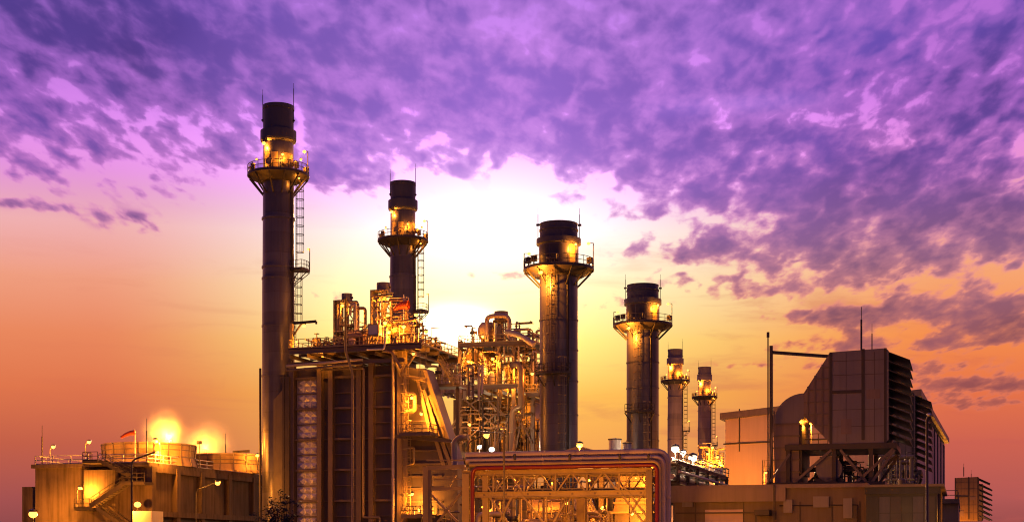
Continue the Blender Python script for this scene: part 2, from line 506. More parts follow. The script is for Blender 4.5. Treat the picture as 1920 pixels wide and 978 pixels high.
def ladder(mb, c, ang, z0, z1, w=.5, cage=True, out=.75, cz=None):
    """vertical ladder at plan point c facing ang, cage hoops from 2.4 m up"""
    d = Vector((math.cos(ang), math.sin(ang), 0)); x = Vector((-d.y, d.x, 0)); c = Vector((c[0], c[1], 0))
    for s_ in (-1, 1):
        b = c + x * (s_ * w / 2); mb.bar(b + Vector((0, 0, z0)), b + Vector((0, 0, z1)), .07)
    z = z0 + .2
    while z < z1:
        mb.bar(c - x * w / 2 + Vector((0, 0, z)), c + x * w / 2 + Vector((0, 0, z)), .035); z += .33
    if cage:
        cg = MB(); n = 8
        an = [R(-100 + 200 * k / n) for k in range(n + 1)]
        ring = [c + d * (out * .45) + (d * math.cos(a) + x * math.sin(a)) * out * .52 for a in an]
        ring = [c - x * w / 2] + ring[::-1][::-1] + [c + x * w / 2]
        ring[0], ring[-1] = c - x * w / 2, c + x * w / 2
        z = z0 + (cz if cz is not None else 2.4)
        zs = []
        while z <= z1 + .9: zs.append(z); z += 1.15
        for z in zs:
            for a, b in zip(ring[:-1], ring[1:]): cg.bar(a + Vector((0, 0, z)), b + Vector((0, 0, z)), .035, .09)
        if zs:
            for k in (2, 4, 5, 6, 8):
                b = ring[k]; cg.bar(b + Vector((0, 0, zs[0])), b + Vector((0, 0, zs[-1])), .04)
        return cg
    return None

# ------------------------------------------------------------------ ground
g = MB(); g.face([(-3000, -400, 0), (3000, -400, 0), (3000, 6000, 0), (-3000, 6000, 0)])
o = g.build('ground', M_GROUND); o['kind'] = 'structure'

def angs(n, a0=0): return [a0 + 2 * math.pi * k / n for k in range(n)]

def gallery(root, c, rin, rout, zf, kind):
    """ring walkway with dished underside, brackets and handrail"""
    g = MB()
    g.lathe(c, [(rin + .01, zf), (rout, zf), (rout, zf - .22), (rout * .97, zf - .30), (rin * 1.28, zf - .95), (rin + .01, zf - 1.0)], 40)
    gal = g.build('gallery', M_STEEL_DK, root)
    for a in angs(12, .13):
        b = MB(); d = Vector((math.cos(a), math.sin(a), 0)); cc = Vector((c[0], c[1], 0))
        b.bar(cc + d * rout * .97 + Vector((0, 0, zf - .32)), cc + d * (rin + .05) + Vector((0, 0, zf - (2.6 if kind == 'tall' else 2.2))), .14, .18)
        b.bar(cc + d * rout * .98 + Vector((0, 0, zf - .36)), cc + d * rin * 1.2 + Vector((0, 0, zf - .40)), .12, .2)
        b.build('bracket', M_STEEL_DK, gal)
    r_ = MB(); n = 24
    P = [Vector((c[0] + rout * .985 * math.cos(a), c[1] + rout * .985 * math.sin(a), zf)) for a in angs(n)]
    r_.rail(P, 1.15, 1.2, .032, close=True)
    r_.build('railing', M_STEEL, gal)
    return gal

def posted_lamp(root, base, h, arm, power=350, r=.2):
    """thin post with a short arm and lamp, part of a chimney"""
    b = Vector(base); m = MB(); top = b + Vector((0, 0, h)); q = top + Vector(arm)
    m.bar(b, top, .09); m.bar(top, q, .07)
    o = m.build('lamp_post', M_STEEL_DK, root)
    bb = MB().ball(q - Vector((0, 0, .05)), r, 10, 6, .85).build('bulb', M_BULB, o)
    glow(o, q, power, off=(0, 0, -.4))
    return o

def chimney(label, px, t, pytop, dia, scale_px, kind, lad_side=0, group=None, y=None, detail=True, pw=1.0, shell=None, capm=None):
    """px, pytop: where the top is; scale_px: metres per photograph pixel at its distance; y: heights in photograph pixels"""
    s = sx(px, t); c = (s, t); Rr = dia / 2
    Z = lambda py: zy(py, s, t)
    root = thing('chimney', label, 'chimney', (s, t, 0), group)
    k = scale_px; M_SHELL = shell or MATS['chimney_paint']; M_SHELL_DK = capm or MATS['chimney_cap_paint']
    Y = y
    if kind == 'tall':
        m = MB()
        m.lathe(c, [(Rr * 1.02, 0), (Rr * 1.02, Z(Y['mid'])), (Rr, Z(Y['mid'])), (Rr * .97, Z(Y['floor']) - 1), (Rr * .95, Z(Y['band1']))], 48)
        m.build('shell', M_SHELL, root)
        cap = MB()
        zt, zb0, zb1 = Z(pytop), Z(Y['band0']), Z(Y['band1'])
        cap.lathe(c, [(Rr * .955, zb1 + .02), (Rr * 1.10, zb1 + .25), (Rr * 1.13, zb1 + .5), (Rr * 1.13, zb0), (Rr * .96, zb0 + .12), (Rr * .96, zt - .5),
                      (Rr * 1.0, zt - .48), (Rr * 1.0, zt), (Rr * .86, zt), (Rr * .86, zt - 2.5)], 48)
        cap.build('cap', M_SHELL_DK, root)
        zf = Z(Y['floor'])
        for py in Y['rings']:
            fl = MB(); z = Z(py); fl.lathe(c, [(Rr * .98, z - .12), (Rr * 1.055, z - .12), (Rr * 1.055, z + .12), (Rr * .98, z + .12)], 48); fl.build('flange_ring', M_SHELL, root)
        gal = gallery(root, c, Rr * .96, Rr * 1.95, zf, kind)
        # port doors and boxes lit by the lamps
        for a in (-128, -96, -50, -30):
            d = MB(); aa = va(a); w = .22
            arc = [aa - w + 2 * w * j / 6 for j in range(7)]
            rr = Rr * .955 + .06
            for j in range(6):
                p = [(c[0] + rr * math.cos(arc[j]), c[1] + rr * math.sin(arc[j])), (c[0] + rr * math.cos(arc[j + 1]), c[1] + rr * math.sin(arc[j + 1]))]
                d.face([(*p[0], zf + .05), (*p[1], zf + .05), (*p[1], zf + 2.6), (*p[0], zf + 2.6)])
            d.build('access_panel', M_STEEL_YL, root)
        for a in (-110, -60, -20):
            aa = va(a); dd = Vector((math.cos(aa), math.sin(aa), 0)); p = Vector((*c, 0)) + dd * (Rr * .95)
            v_ = MB(); v_.tube(p + Vector((0, 0, zf + 1.3)), p + dd * .55 + Vector((0, 0, zf + 1.3)), .32, 14)
            v_.tube(p + dd * .55 + Vector((0, 0, zf + 1.3)), p + dd * .62 + Vector((0, 0, zf + 1.3)), .45, 14)
            v_.build('sampling_port', M_STEEL_YL, root)
        for a in (-150, -40, 5, 175):
            aa = va(a); p = Vector((c[0] + Rr * 1.7 * math.cos(aa), c[1] + Rr * 1.7 * math.sin(aa), zf))
            e = MB(); e.box(p + Vector((-.25, -.2, .35)), p + Vector((.25, .2, 1.15))); e.bar(p, p + Vector((0, 0, .36)), .08)
            e.build('instrument_box', M_STEEL, root)
        # lamps at the gallery
        lamp(root, Vector((c[0] + Rr * 1.12 * math.cos(va(-135)), c[1] + Rr * 1.12 * math.sin(va(-135)), zb1 - .35)), 900 * pw, .2, off=(0, 0, -.5))
        lamp(root, Vector((c[0] + Rr * 1.35 * math.cos(va(-70)), c[1] + Rr * 1.35 * math.sin(va(-70)), zf + 2.1)), 420 * pw, .13, off=(0, 0, -.35))
        lamp(root, Vector((c[0] + Rr * 1.5 * math.cos(va(-12)), c[1] + Rr * 1.5 * math.sin(va(-12)), zf + 1.9)), 330 * pw, .13, off=(0, 0, -.35))
        lamp(root, Vector((c[0] + Rr * 1.45 * math.cos(va(-150)), c[1] + Rr * 1.45 * math.sin(va(-150)), zf + 1.7)), 140 * pw, .12, off=(0, 0, -.35))
        aa = va(-4); p = Vector((c[0] + Rr * 1.88 * math.cos(aa), c[1] + Rr * 1.88 * math.sin(aa), zf))
        posted_lamp(root, p, 3.1, Vector((math.cos(va(180)), math.sin(va(180)), 0)) * .45, 260 * pw, .24)
        # under gallery glow by the ladder
        lamp(root, Vector((c[0] + Rr * 1.6 * math.cos(va(-28)), c[1] + Rr * 1.6 * math.sin(va(-28)), zf - .75)), 160 * pw, .1, off=(0, 0, -.4))
        # ladders at the side, with a landing half way
        aL = va(-6)
        zl = Z(Y['landing'])
        lc = (c[0] + (Rr + .35) * math.cos(aL), c[1] + (Rr + .35) * math.sin(aL))
        l1 = MB(); cg = ladder(l1, lc, aL, zl, zf, .55, True, 1.0)
        lo = l1.build('ladder', M_STEEL_DK, root); cg.build('cage', M_STEEL_DK, lo)
        aL2 = va(-16); lc2 = (c[0] + (Rr + .3) * math.cos(aL2), c[1] + (Rr + .3) * math.sin(aL2))
        l2 = MB(); cg = ladder(l2, lc2, aL2, Z(Y['lad_end']), zl + .2, .55, True, 1.0)
        lo = l2.build('ladder', M_STEEL_DK, root); cg.build('cage', M_STEEL_DK, lo)
        ld = MB(); rr = Rr + 2.0
        arc = [va(-35) + (va(12) - va(-35)) * j / 6 for j in range(7)]
        inn = [Vector((c[0] + Rr * 1.0 * math.cos(a), c[1] + Rr * 1.0 * math.sin(a), zl - .12)) for a in arc]
        ou = [Vector((c[0] + rr * math.cos(a), c[1] + rr * math.sin(a), zl - .12)) for a in arc]
        ld.prism(inn + ou[::-1], (0, 0, .12))
        ld.rail([v + Vector((0, 0, .12)) for v in ou], 1.1, .9, .03)
        ld.rail([ou[0] + Vector((0, 0, .12)), inn[0] + Vector((0, 0, .12))], 1.1, .9, .03)
        for j in (0, 3, 6): ld.bar(ou[j], inn[j] + Vector((0, 0, -1.7)), .1)
        lan = ld.build('landing', M_STEEL_DK, root)
        posted_lamp(root, ou[5] + Vector((0, 0, .12)), 3.0, (-.2, 0, 0), 160 * pw, .17)
        # conduits down the side
        cd = MB()
        for a in (-22, -30):
            aa = va(a); cd.tube((c[0] + (Rr + .12) * math.cos(aa), c[1] + (Rr + .12) * math.sin(aa), 0), (c[0] + (Rr + .12) * math.cos(aa), c[1] + (Rr + .12) * math.sin(aa), zf - 1), .08, 6)
        cd.build('conduit', M_STEEL_DK, root)
        for a, hh in ((-168, 1.4), (-5, 2.3)):
            aa = va(a); p = Vector((c[0] + Rr * .98 * math.cos(aa), c[1] + Rr * .98 * math.sin(aa), zt - 2.2))
            q = MB(); q.bar(p, p + Vector((0, 0, 2.2 + hh)), .07); q.bar(p + Vector((0, 0, 2.1 + hh)), p + Vector((0, 0, 2.9 + hh)), .035)
            q.box(p + Vector((-.15, -.1, .2)), p + Vector((.15, .1, .4))); q.build('lightning_rod', M_STEEL_DK, root)
    else:
        zt = Z(pytop)
        m = MB()
        m.lathe(c, [(Rr, 0), (Rr, Z(Y['floor']) - .2), (Rr * 1.04, Z(Y['floor'])), (Rr * 1.04, Z(Y['band1']) + .1)], 56)
        m.build('shell', M_SHELL, root)
        cap = MB()
        cap.lathe(c, [(Rr * 1.03, Z(Y['band1'])), (Rr * 1.17, Z(Y['band1']) + .12), (Rr * 1.17, Z(Y['band0'])), (Rr * .99, Z(Y['band0']) + .08),
                      (Rr * .99, zt - .95), (Rr * 1.03, zt - .9), (Rr * 1.03, zt - .75), (Rr * .99, zt - .72), (Rr * .98, zt - .12), (Rr * 1.0, zt - .1), (Rr * 1.0, zt),
                      (Rr * .88, zt), (Rr * .88, zt - 2)], 56)
        cap.build('cap', M_SHELL_DK, root)
        for py in Y['rings']:
            fl = MB(); z = Z(py); fl.lathe(c, [(Rr * .99, z - .08), (Rr * 1.035, z - .08), (Rr * 1.035, z + .08), (Rr * .99, z + .08)], 56); fl.build('flange_ring', M_SHELL, root)
        zf = Z(Y['floor'])
        gallery(root, c, Rr * 1.0, Rr * 1.86, zf, kind)
        # dark shutter panels and one lit door above the gallery
        for a0, a1, mm in ((-160, -122, M_LOUV), (-118, -82, M_LOUV), (-60, -38, M_STEEL_YL)):
            d = MB(); rr = Rr * 1.04 + .05
            arc = [va(a0) + (va(a1) - va(a0)) * j / 8 for j in range(9)]
            for j in range(8):
                p = [(c[0] + rr * math.cos(arc[j + q]), c[1] + rr * math.sin(arc[j + q])) for q in (0, 1)]
                d.face([(*p[0], zf + .05), (*p[1], zf + .05), (*p[1], Z(Y['band1']) - .15), (*p[0], Z(Y['band1']) - .15)])
            d.build('access_panel', mm, root)
        for a in (-140, -100, -20, -160):
            aa = va(a); p = Vector((c[0] + Rr * 1.7 * math.cos(aa), c[1] + Rr * 1.7 * math.sin(aa), zf))
            e = MB(); e.box(p + Vector((-.35, -.2, .5)), p + Vector((.35, .2, 1.2))); e.bar(p, p + Vector((0, 0, .52)), .08)
            e.build('instrument_box', M_STEEL_DK, root)
        lamp(root, Vector((c[0] + Rr * 1.38 * math.cos(va(-52)), c[1] + Rr * 1.38 * math.sin(va(-52)), zf + 2.6)), 900 * pw, .14, off=(0, 0, -.35))
        lamp(root, Vector((c[0] + Rr * 1.5 * math.cos(va(-130)), c[1] + Rr * 1.5 * math.sin(va(-130)), zf - .85)), 5200 * pw, .22, off=(-.2, -1.0, -1.2))
        for a, h in ((-175, 1.9), (-3, 3.2)):
            aa = va(a); p = Vector((c[0] + Rr * 1.82 * math.cos(aa), c[1] + Rr * 1.82 * math.sin(aa), zf))
            posted_lamp(root, p, h, Vector((math.cos(va(0 if a < -90 else 180)), math.sin(va(0 if a < -90 else 180)), 0)) * .6, 180 * pw, .22)
        zl = Z(Y['landing'])
        aL = va(-110); lc = (c[0] + (Rr + .3) * math.cos(aL), c[1] + (Rr + .3) * math.sin(aL))
        l1 = MB(); cg = ladder(l1, lc, aL, zl, zf, .6, True, 1.0)
        lo = l1.build('ladder', M_STEEL, root); cg.build('cage', M_STEEL, lo)
        aL2 = va(-84); lc2 = (c[0] + (Rr + .3) * math.cos(aL2), c[1] + (Rr + .3) * math.sin(aL2))
        l2 = MB(); cg = ladder(l2, lc2, aL2, 2, zl + 1.2, .6, True, 1.0)
        lo = l2.build('ladder', M_STEEL, root); cg.build('cage', M_STEEL, lo)
        ld = MB(); rr = Rr + 1.35
        arc = [va(-140) + (va(-68) - va(-140)) * j / 8 for j in range(9)]
        inn = [Vector((c[0] + Rr * 1.0 * math.cos(a), c[1] + Rr * 1.0 * math.sin(a), zl - .15)) for a in arc]
        ou = [Vector((c[0] + rr * math.cos(a), c[1] + rr * math.sin(a), zl - .15)) for a in arc]
        ld.prism(inn + ou[::-1], (0, 0, .15)); up = Vector((0, 0, .15))
        ld.rail([v + up for v in ou], 1.1, .9, .03); ld.rail([ou[0] + up, inn[0] + up], 1.1, .9, .03); ld.rail([ou[-1] + up, inn[-1] + up], 1.1, .9, .03)
        for j in (0, 4, 8): ld.bar(ou[j], inn[j] + Vector((0, 0, -1.4)), .12)
        ld.build('landing', M_STEEL_DK, root)
        cd = MB()
        for a in (-66, -62):
            aa = va(a); cd.tube((c[0] + (Rr + .1) * math.cos(aa), c[1] + (Rr + .1) * math.sin(aa), 0), (c[0] + (Rr + .1) * math.cos(aa), c[1] + (Rr + .1) * math.sin(aa), zf - 1), .07, 6)
        cd.build('conduit', M_STEEL_DK, root)
        for a in (-172, -6):
            aa = va(a); p = Vector((c[0] + Rr * 1.1 * math.cos(aa), c[1] + Rr * 1.1 * math.sin(aa), Z(Y['band0'])))
            q = MB(); q.bar(p, p + Vector((0, 0, 3.0)), .07); q.bar(p + Vector((0, 0, 3)), p + Vector((0, 0, 3.8)), .035)
            q.box(p + Vector((-.2, -.12, 1.6)), p + Vector((.2, .12, 1.85))); q.build('lightning_rod', M_STEEL_DK, root)
    return root

GT_ = 'tall boiler chimneys with ringed galleries'; GB_ = 'shorter wide chimneys with dark caps'
chimney('tallest chimney, dark slim shaft with lamp-lit gallery and side ladder, at far left of plant', 522, 178.7, 200, 4.15, .069, 'tall', group=GT_,
        y=dict(mid=523, floor=329, band0=247, band1=270, rings=(411, 502, 523, 612, 705, 808, 912), landing=508, lad_end=640), pw=1.0)
chimney('second tallest slim chimney, rising behind the lit boiler roof against the white glow', 755.5, 222.6, 343, 4.15, .086, 'tall', group=GT_,
        y=dict(mid=520, floor=451, band0=377, band1=397, rings=(519, 600, 660), landing=585, lad_end=650), pw=1.0)
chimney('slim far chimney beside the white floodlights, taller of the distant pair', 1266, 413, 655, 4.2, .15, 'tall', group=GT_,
        y=dict(mid=780, floor=714, band0=672, band1=685, rings=(745, 785, 825), landing=808, lad_end=870), pw=1.6, shell=M_SHELL_LIT, capm=M_SHELL_LIT)
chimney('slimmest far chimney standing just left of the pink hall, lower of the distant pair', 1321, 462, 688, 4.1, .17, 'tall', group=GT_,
        y=dict(mid=800, floor=744, band0=702, band1=715, rings=(770, 806, 838), landing=835, lad_end=880), pw=1.6, shell=M_SHELL_LIT, capm=M_SHELL_LIT)
chimney('wide chimney with dark stepped cap and orange-lit ladder, nearer of the two wide ones', 1047.5, 178, 420, 4.7, .0662, 'wide', group=GB_,
        y=dict(floor=505, band0=449, band1=461, rings=(601, 657, 715, 778), landing=703))
chimney('smaller-looking wide chimney with orange-lit ladder, farther of the two wide ones', 1205, 222, 535, 4.85, .081, 'wide', group=GB_,
        y=dict(floor=609, band0=562, band1=573, rings=(680, 728, 778, 826), landing=774))

# ------------------------------------------------------------------ cooling tower block at the left
TC = 168.3; SC0 = -99.6; SL = sx(66, TC)
ZT = zy(866, SC0, TC)           # roof level
ct = thing('cooling_tower', 'brown concrete cooling tower block with outside stair, lit by sodium lamps', 'cooling tower', (SC0, TC, 0))
b = MB(); S_J = sx(161, TC - .6)
b.box((SL, TC, 0), (SC0, TC + 34, ZT - .5)); b.build('wall', M_CONC, ct)
b = MB(); b.box((S_J, TC - 1.1, 0), (sx(216, TC - 1.1), TC - .003, ZT - .9)); b.build('buttress', M_CONC, ct)
b = MB(); b.box((SL - .3, TC - .5, ZT - .5), (SC0 + .5, TC + 34.4, ZT)); b.build('roof_slab', M_CONC, ct)
b = MB(); b.box((sx(50, TC + 3), TC + 2, 0), (SL - .003, TC + 16, zy(910, SL, TC))); b.build('side_block', M_CONC, ct)
# right-hand face: piers, beams and recessed bays
b = MB(); zb = zy(962, SC0, TC)
ts = [tx(px, SC0 + .55) for px in (283, 333, 379, 430, 476)]
for t_ in [TC + .3] + ts[1:]:
    p = MB(); p.box((SC0 + .003, t_ - .45, 0), (SC0 + .75, t_ + .45, ZT - .52)); p.build('pier', M_CONC, ct)
p = MB(); p.box((SC0 + .003, TC, zb - .35), (SC0 + .9, TC + 33, zb + .35)); p.build('ring_beam', M_CONC, ct)
p = MB(); p.box((SC0 + .003, TC, ZT - 1.2), (SC0 + .6, TC + 33, ZT - .503)); p.build('ring_beam', M_CONC, ct)
for i in range(4):
    p = MB(); p.box((SC0 + .005, ([TC + .3] + ts[1:])[i] + .6, 0.4), (SC0 + .06, ts[i + 1] - .6, zb - .5)); p.build('opening', M_LOUV, ct)
# railings on the roof
p = MB()
p.rail([(SL, TC + 30, ZT), (SL, TC, ZT), (S_J, TC, ZT)], 1.1, 2.4, .05)
p.rail([(sx(185, TC), TC, ZT), (SC0, TC, ZT), (SC0, TC + 33, ZT)], 1.1, 1.9, .05)
p.build('railing', M_WHITE, ct)
# zigzag stair on the front
q = MB(); tw = TC - 2.6
def P_(px, py, t_=tw): return pt(px, py, t_)
q.stairs(P_(245, 893), P_(186, 863), 1.3, (0, 1, 0), thick=.4)
q.stairs(P_(168, 948), P_(233, 905), 1.3, (0, 1, 0), thick=.6)
q.stairs(P_(240, 992), P_(180, 951), 1.3, (0, 1, 0), thick=.5)
q.build('stair', M_CONC_DK, ct)
for (a0, a1, py) in ((156, 184, 863), (228, 272, 903), (140, 172, 951)):
    l_ = MB(); pa, pb = P_(a0, py), P_(a1, py)
    l_.box((pa.x, tw - .2, pa.z - .35), (pb.x, TC - .51, pa.z))
    l_.rail([(pa.x, TC - .6, pa.z), (pa.x, tw - .1, pa.z), (pb.x, tw - .1, pa.z)], 1.1, 1.0, .035); l_.build('landing', M_CONC_DK, ct)
# small lit kiosk at the foot
p = MB(); p.box((sx(246, TC - 6), TC - 6, 0), (sx(284, TC - 6), TC - 3.2, zy(957, sx(265, TC - 6), TC - 6))); p.build('stair_kiosk', M_WHITE, ct)

def fan_ring(px0, px1, pyt, t_, label):
    s0, s1 = sx(px0, t_), sx(px1, t_); c = ((s0 + s1) / 2, t_ + 3); r_ = (s1 - s0) / 2 * 1.0
    zt = zy(pyt, c[0], t_); root = thing('fan_cylinder', label, 'fan housing', (c[0], c[1], ZT), 'fan housings on the cooling tower roof')
    m = MB(); m.lathe(c, [(r_ * 1.04, ZT), (r_ * .97, ZT + (zt - ZT) * .45), (r_ * 1.0, zt), (r_ * .965, zt), (r_ * .93, ZT + .1)], 56); m.build('shell', M_WOOD, root)
    h = MB()
    for z, rr in ((zt - .25, 1.012), (zt - .9, 1.006), (ZT + (zt - ZT) * .4, .995)): h.lathe(c, [(r_ * (rr - .01), z - .06), (r_ * rr, z - .06), (r_ * rr, z + .06), (r_ * (rr - .01), z + .06)], 56)
    h.build('hoop', M_STEEL, root)
    for a in angs(20):
        v = MB(); d = Vector((math.cos(a), math.sin(a), 0)); cc = Vector((*c, 0))
        v.bar(cc + d * r_ * 1.045 + Vector((0, 0, ZT)), cc + d * r_ * .985 + Vector((0, 0, ZT + (zt - ZT) * .45)), .16, .1)
        v.bar(cc + d * r_ * .985 + Vector((0, 0, ZT + (zt - ZT) * .45)), cc + d * r_ * 1.01 + Vector((0, 0, zt)), .16, .1)
        v.build('stave', M_STEEL, root)
    return c, r_, zt
F1 = fan_ring(181, 336, 831, TC + 7, 'round timber fan housing with the windsock in front, glowing at its right side')
F2 = fan_ring(338, 478, 851, TC + 20, 'lower round timber fan housing, farther along the roof beside the small hoist')

def lamp_post(label, px, py_lamp, t_, foot_z, arm_px=0, power=900, r=.26, group=None, name='lamp_post', pole_px=None, white=False, off=(0, -.6, -.3), cat='lamp post'):
    L = pt(px, py_lamp, t_); pp = sx(pole_px if pole_px is not None else px, t_)
    root = thing(name, label, cat, (pp, t_, foot_z), group)
    m = MB()
    if abs(L.x - pp) > .3:
        m.pipe([(pp, t_, foot_z), (pp, t_, L.z - .1 - abs(L.x - pp) * .25), (L.x, t_, L.z + .12)], .07, 8, bend=.5)
    else: m.tube((pp, t_, foot_z), (pp, t_, L.z - .15), .07, 8)
    m.build('pole', M_STEEL_DK, root)
    h = MB(); h.lathe((L.x, t_), [(.03, L.z + r * 1.3), (r * .9, L.z + r * 1.0), (r * 1.15, L.z + r * .5), (.03, L.z + r * .8)], 12); h.build('lamp_head', M_STEEL_DK, root)
    MB().ball(L, r, 12, 8, .85).build('bulb', M_BULBW if white else M_BULB, root)
    glow(root, L, power, (1, .72, .42) if white else SOD, off)
    return root
GL = 'sodium lamps on poles around the plant'
lamp_post('sodium lamp on white post at the left edge of the cooling tower roof', 100, 837, TC + 1.5, ZT, pole_px=94, power=700, group=GL)
lamp_post('sodium lamp on roof post just above the top stair landing', 167, 828, TC + 1.2, ZT, pole_px=160, power=900, group=GL)
lamp_post('brightest roof lamp, in front of the gap between the two fan housings', 292, 826, TC + 2, ZT, pole_px=300, power=3600, r=.34, group=GL, off=(.6, -.2, -.3))
lamp_post('short lamp beside the lowest stair landing, lighting the concrete behind', 150, 914, TC - 2.9, zy(951, sx(145, tw), tw), pole_px=144, power=3800, group=GL, off=(.5, .7, -.4))
lamp_post('starburst street lamp low at the left edge, in front of the concrete block', 62, 963, 163, 0, pole_px=62, power=3200, r=.55, group=GL, off=(.3, 1.2, 0))
lamp_post('street lamp on curved pole in front of the concrete bays', 408, 905, 168, 0, pole_px=368, power=2400, r=.32, group=GL, off=(-.2, .8, -.3))
lamp_post('lamp on the roof edge touching the left side of the tallest chimney', 483, 853, 188, ZT, pole_px=483, power=800, r=.26, group=GL)
# lights standing on the roof behind the fan housings and at the stair foot
def ground_flood(label, px, py, t_, power, off=(0, 0, .5), r=.25, white=False, z0=0, nm='floodlight'):
    p = pt(px, py, t_); root = thing(nm, label, 'floodlight', (p.x, t_, z0), 'floodlights low among the equipment')
    m = MB(); m.tube((p.x, t_, z0), (p.x, t_, p.z - .2), .05, 6); m.box((p.x - .3, t_ + .05, p.z - .28), (p.x + .3, t_ + .4, p.z + .28)); m.build('bracket', M_STEEL_DK, root)
    MB().ball((p.x, t_, p.z), r, 10, 6, .8).build('bulb', M_BULBW if white else M_BULB, root)
    glow(root, p, power, (1, .72, .42) if white else SOD, off)
ground_flood('floodlight at the stair foot beside the small white kiosk', 258, 945, TC - 3.0, 4500, (.3, -4.2, -.3), .45)
ground_flood('roof floodlight shining on the near side of the left fan housing', 296, 848, TC + 3.2, 5500, (1.6, -.6, .1), .3, z0=ZT)
ground_flood('roof floodlight behind the hoist, lighting the right fan housing', 452, 866, tx(452, SC0 - 1.5), 2200, (-.5, .2, .3), .25, z0=ZT)
ground_flood('floodlight between the two fan housings lighting the second one', 345, 862, tx(345, SC0 - 2), 900, (0, 0.6, .3), .15, z0=ZT)

def rod(label, px, pyt, t_, z0, name='lightning_rod', w=.09):
    s = sx(px, t_); m = MB(); zt = zy(pyt, s, t_)
    m.tube((s, t_, z0), (s, t_, z0 + (zt - z0) * .72), w, 6); m.tube((s, t_, z0 + (zt - z0) * .72), (s, t_, zt), w * .4, 6)
    tag(m.build(name, M_STEEL_DK), label, 'lightning rod', 'lightning rods'); return s, zt
rod('lightning rod at the left end of the cooling tower roof', 79, 797, TC + .8, ZT)
rod('lightning rod at the roof corner beside the windsock', 275, 784, TC + .8, ZT)
rod('lightning rod rising from the right fan housing roof', 423, 812, tx(423, SC0 - .6), ZT)
# dark pole with lamp arm in front of the stair
root = thing('utility_pole', 'dark pole with long slanted arm standing before the concrete stair', 'pole', (sx(247, 150), 150, 0))
m = MB(); a_, b_ = pt(247, 862, 150), pt(290, 847, 150); m.pipe([(a_.x, 150, 0), a_, b_], .11, 8, .6); m.build('pole', M_STEEL_DK, root)
# windsock
root = thing('windsock', 'red windsock blowing left above the cooling tower roof', 'windsock', (sx(253, TC + 1), TC + 1, ZT))
a_ = pt(253, 806, TC + 1); m = MB(); m.tube((a_.x, TC + 1, ZT), a_ + Vector((0, 0, .2)), .06, 6); m.build('pole', M_WHITE, root)
m = MB(); pr = [pt(253, 810, TC + 1), pt(245, 811, TC + .9), pt(236, 814, TC + .8), pt(227, 819, TC + .7)]
rs = (.33, .30, .24, .16)
for k in range(3): m.tube(pr[k], pr[k + 1], rs[k], 12, rs[k + 1], caps=False)
m.build('sock', M_ORNG, root)
# camera on a mast
root = thing('camera_mast', 'slim mast with a small security camera between the fan housings', 'camera mast', (sx(374, TC + 12), TC + 12, ZT))
a_ = pt(374, 832, TC + 12); m = MB(); m.tube((a_.x, a_.y, ZT), a_, .05, 6); m.build('pole', M_STEEL_DK, root)
m = MB(); m.box(a_ + Vector((-.25, -.25, 0)), a_ + Vector((.25, .25, .45))); m.tube(a_ + Vector((.1, -.2, .2)), a_ + Vector((.1, -.55, .1)), .12, 8); m.build('camera', M_STEEL_DK, root)
# hoist
tH = tx(440, SC0 - .8)
root = thing('hoist', 'small jib hoist on the cooling tower roof near the chimney', 'hoist', (sx(440, tH), tH, ZT))
m = MB(); a_ = pt(440, 848, tH); e_ = pt(468, 845, tH); m.bar((a_.x, tH, ZT), a_, .35, .5); m.build('post', M_STEEL, root)
m = MB(); m.ibeam(a_ + Vector((-.3, 0, .1)), e_, .25, .35); m.build('jib', M_STEEL_DK, root)

# ------------------------------------------------------------------ boiler 1
T1 = 174.0
S0, S1 = sx(543, T1), sx(752, T1)       # casing left and right ends
ZD = 28.2                                # deck level
b1 = thing('boiler', 'tall dark boiler casing with silver quilted panel strip and lit roof deck', 'boiler', (S0, T1, 0))
b = MB(); b.box((S0, T1 + .9, 0), (S1, T1 + 12, ZD - 2.2)); b.build('casing', M_PANEL, b1)
cols_px = (546, 598, 619, 672, 695)
def colbox(px, t_, w=.55, d=.8, z1=None, m=M_STEEL, root=None, z0=0, name='column'):
    s = sx(px, t_); q = MB(); q.ibeam((s, t_ + d / 2, z0), (s, t_ + d / 2, z1), w, d, up=(0, 1, 0)); return q.build(name, m, root)
for px in cols_px: colbox(px, T1, .62, .9, ZD - 1.9, M_STEEL, b1)
colbox(749, T1 - .3, .7, .8, ZD - .6, M_STEEL_YL, b1)
colbox(757, T1 - .2, .5, .6, ZD - .6, M_STEEL_YL, b1)
# girders between columns
pairs = [(546, 598), (598, 619), (619, 672), (672, 695), (695, 737)]
z = ZD - 3.5; i = 0
while z > .5:
    for k, (p0, p1) in enumerate(pairs):
        if k in (1, 3) and i % 2: continue
        s0, s1 = sx(p0, T1), sx(p1, T1); heavy = (i + k) % 2 == 0
        q = MB(); dd = .35 if heavy else .6
        q.box((s0 + .3, T1 + dd, z - (.14 if heavy else .06)), (s1 - .3, T1 + .9, z + (.14 if heavy else .06))); q.build('girder', M_STEEL, b1)
    z -= 1.95; i += 1
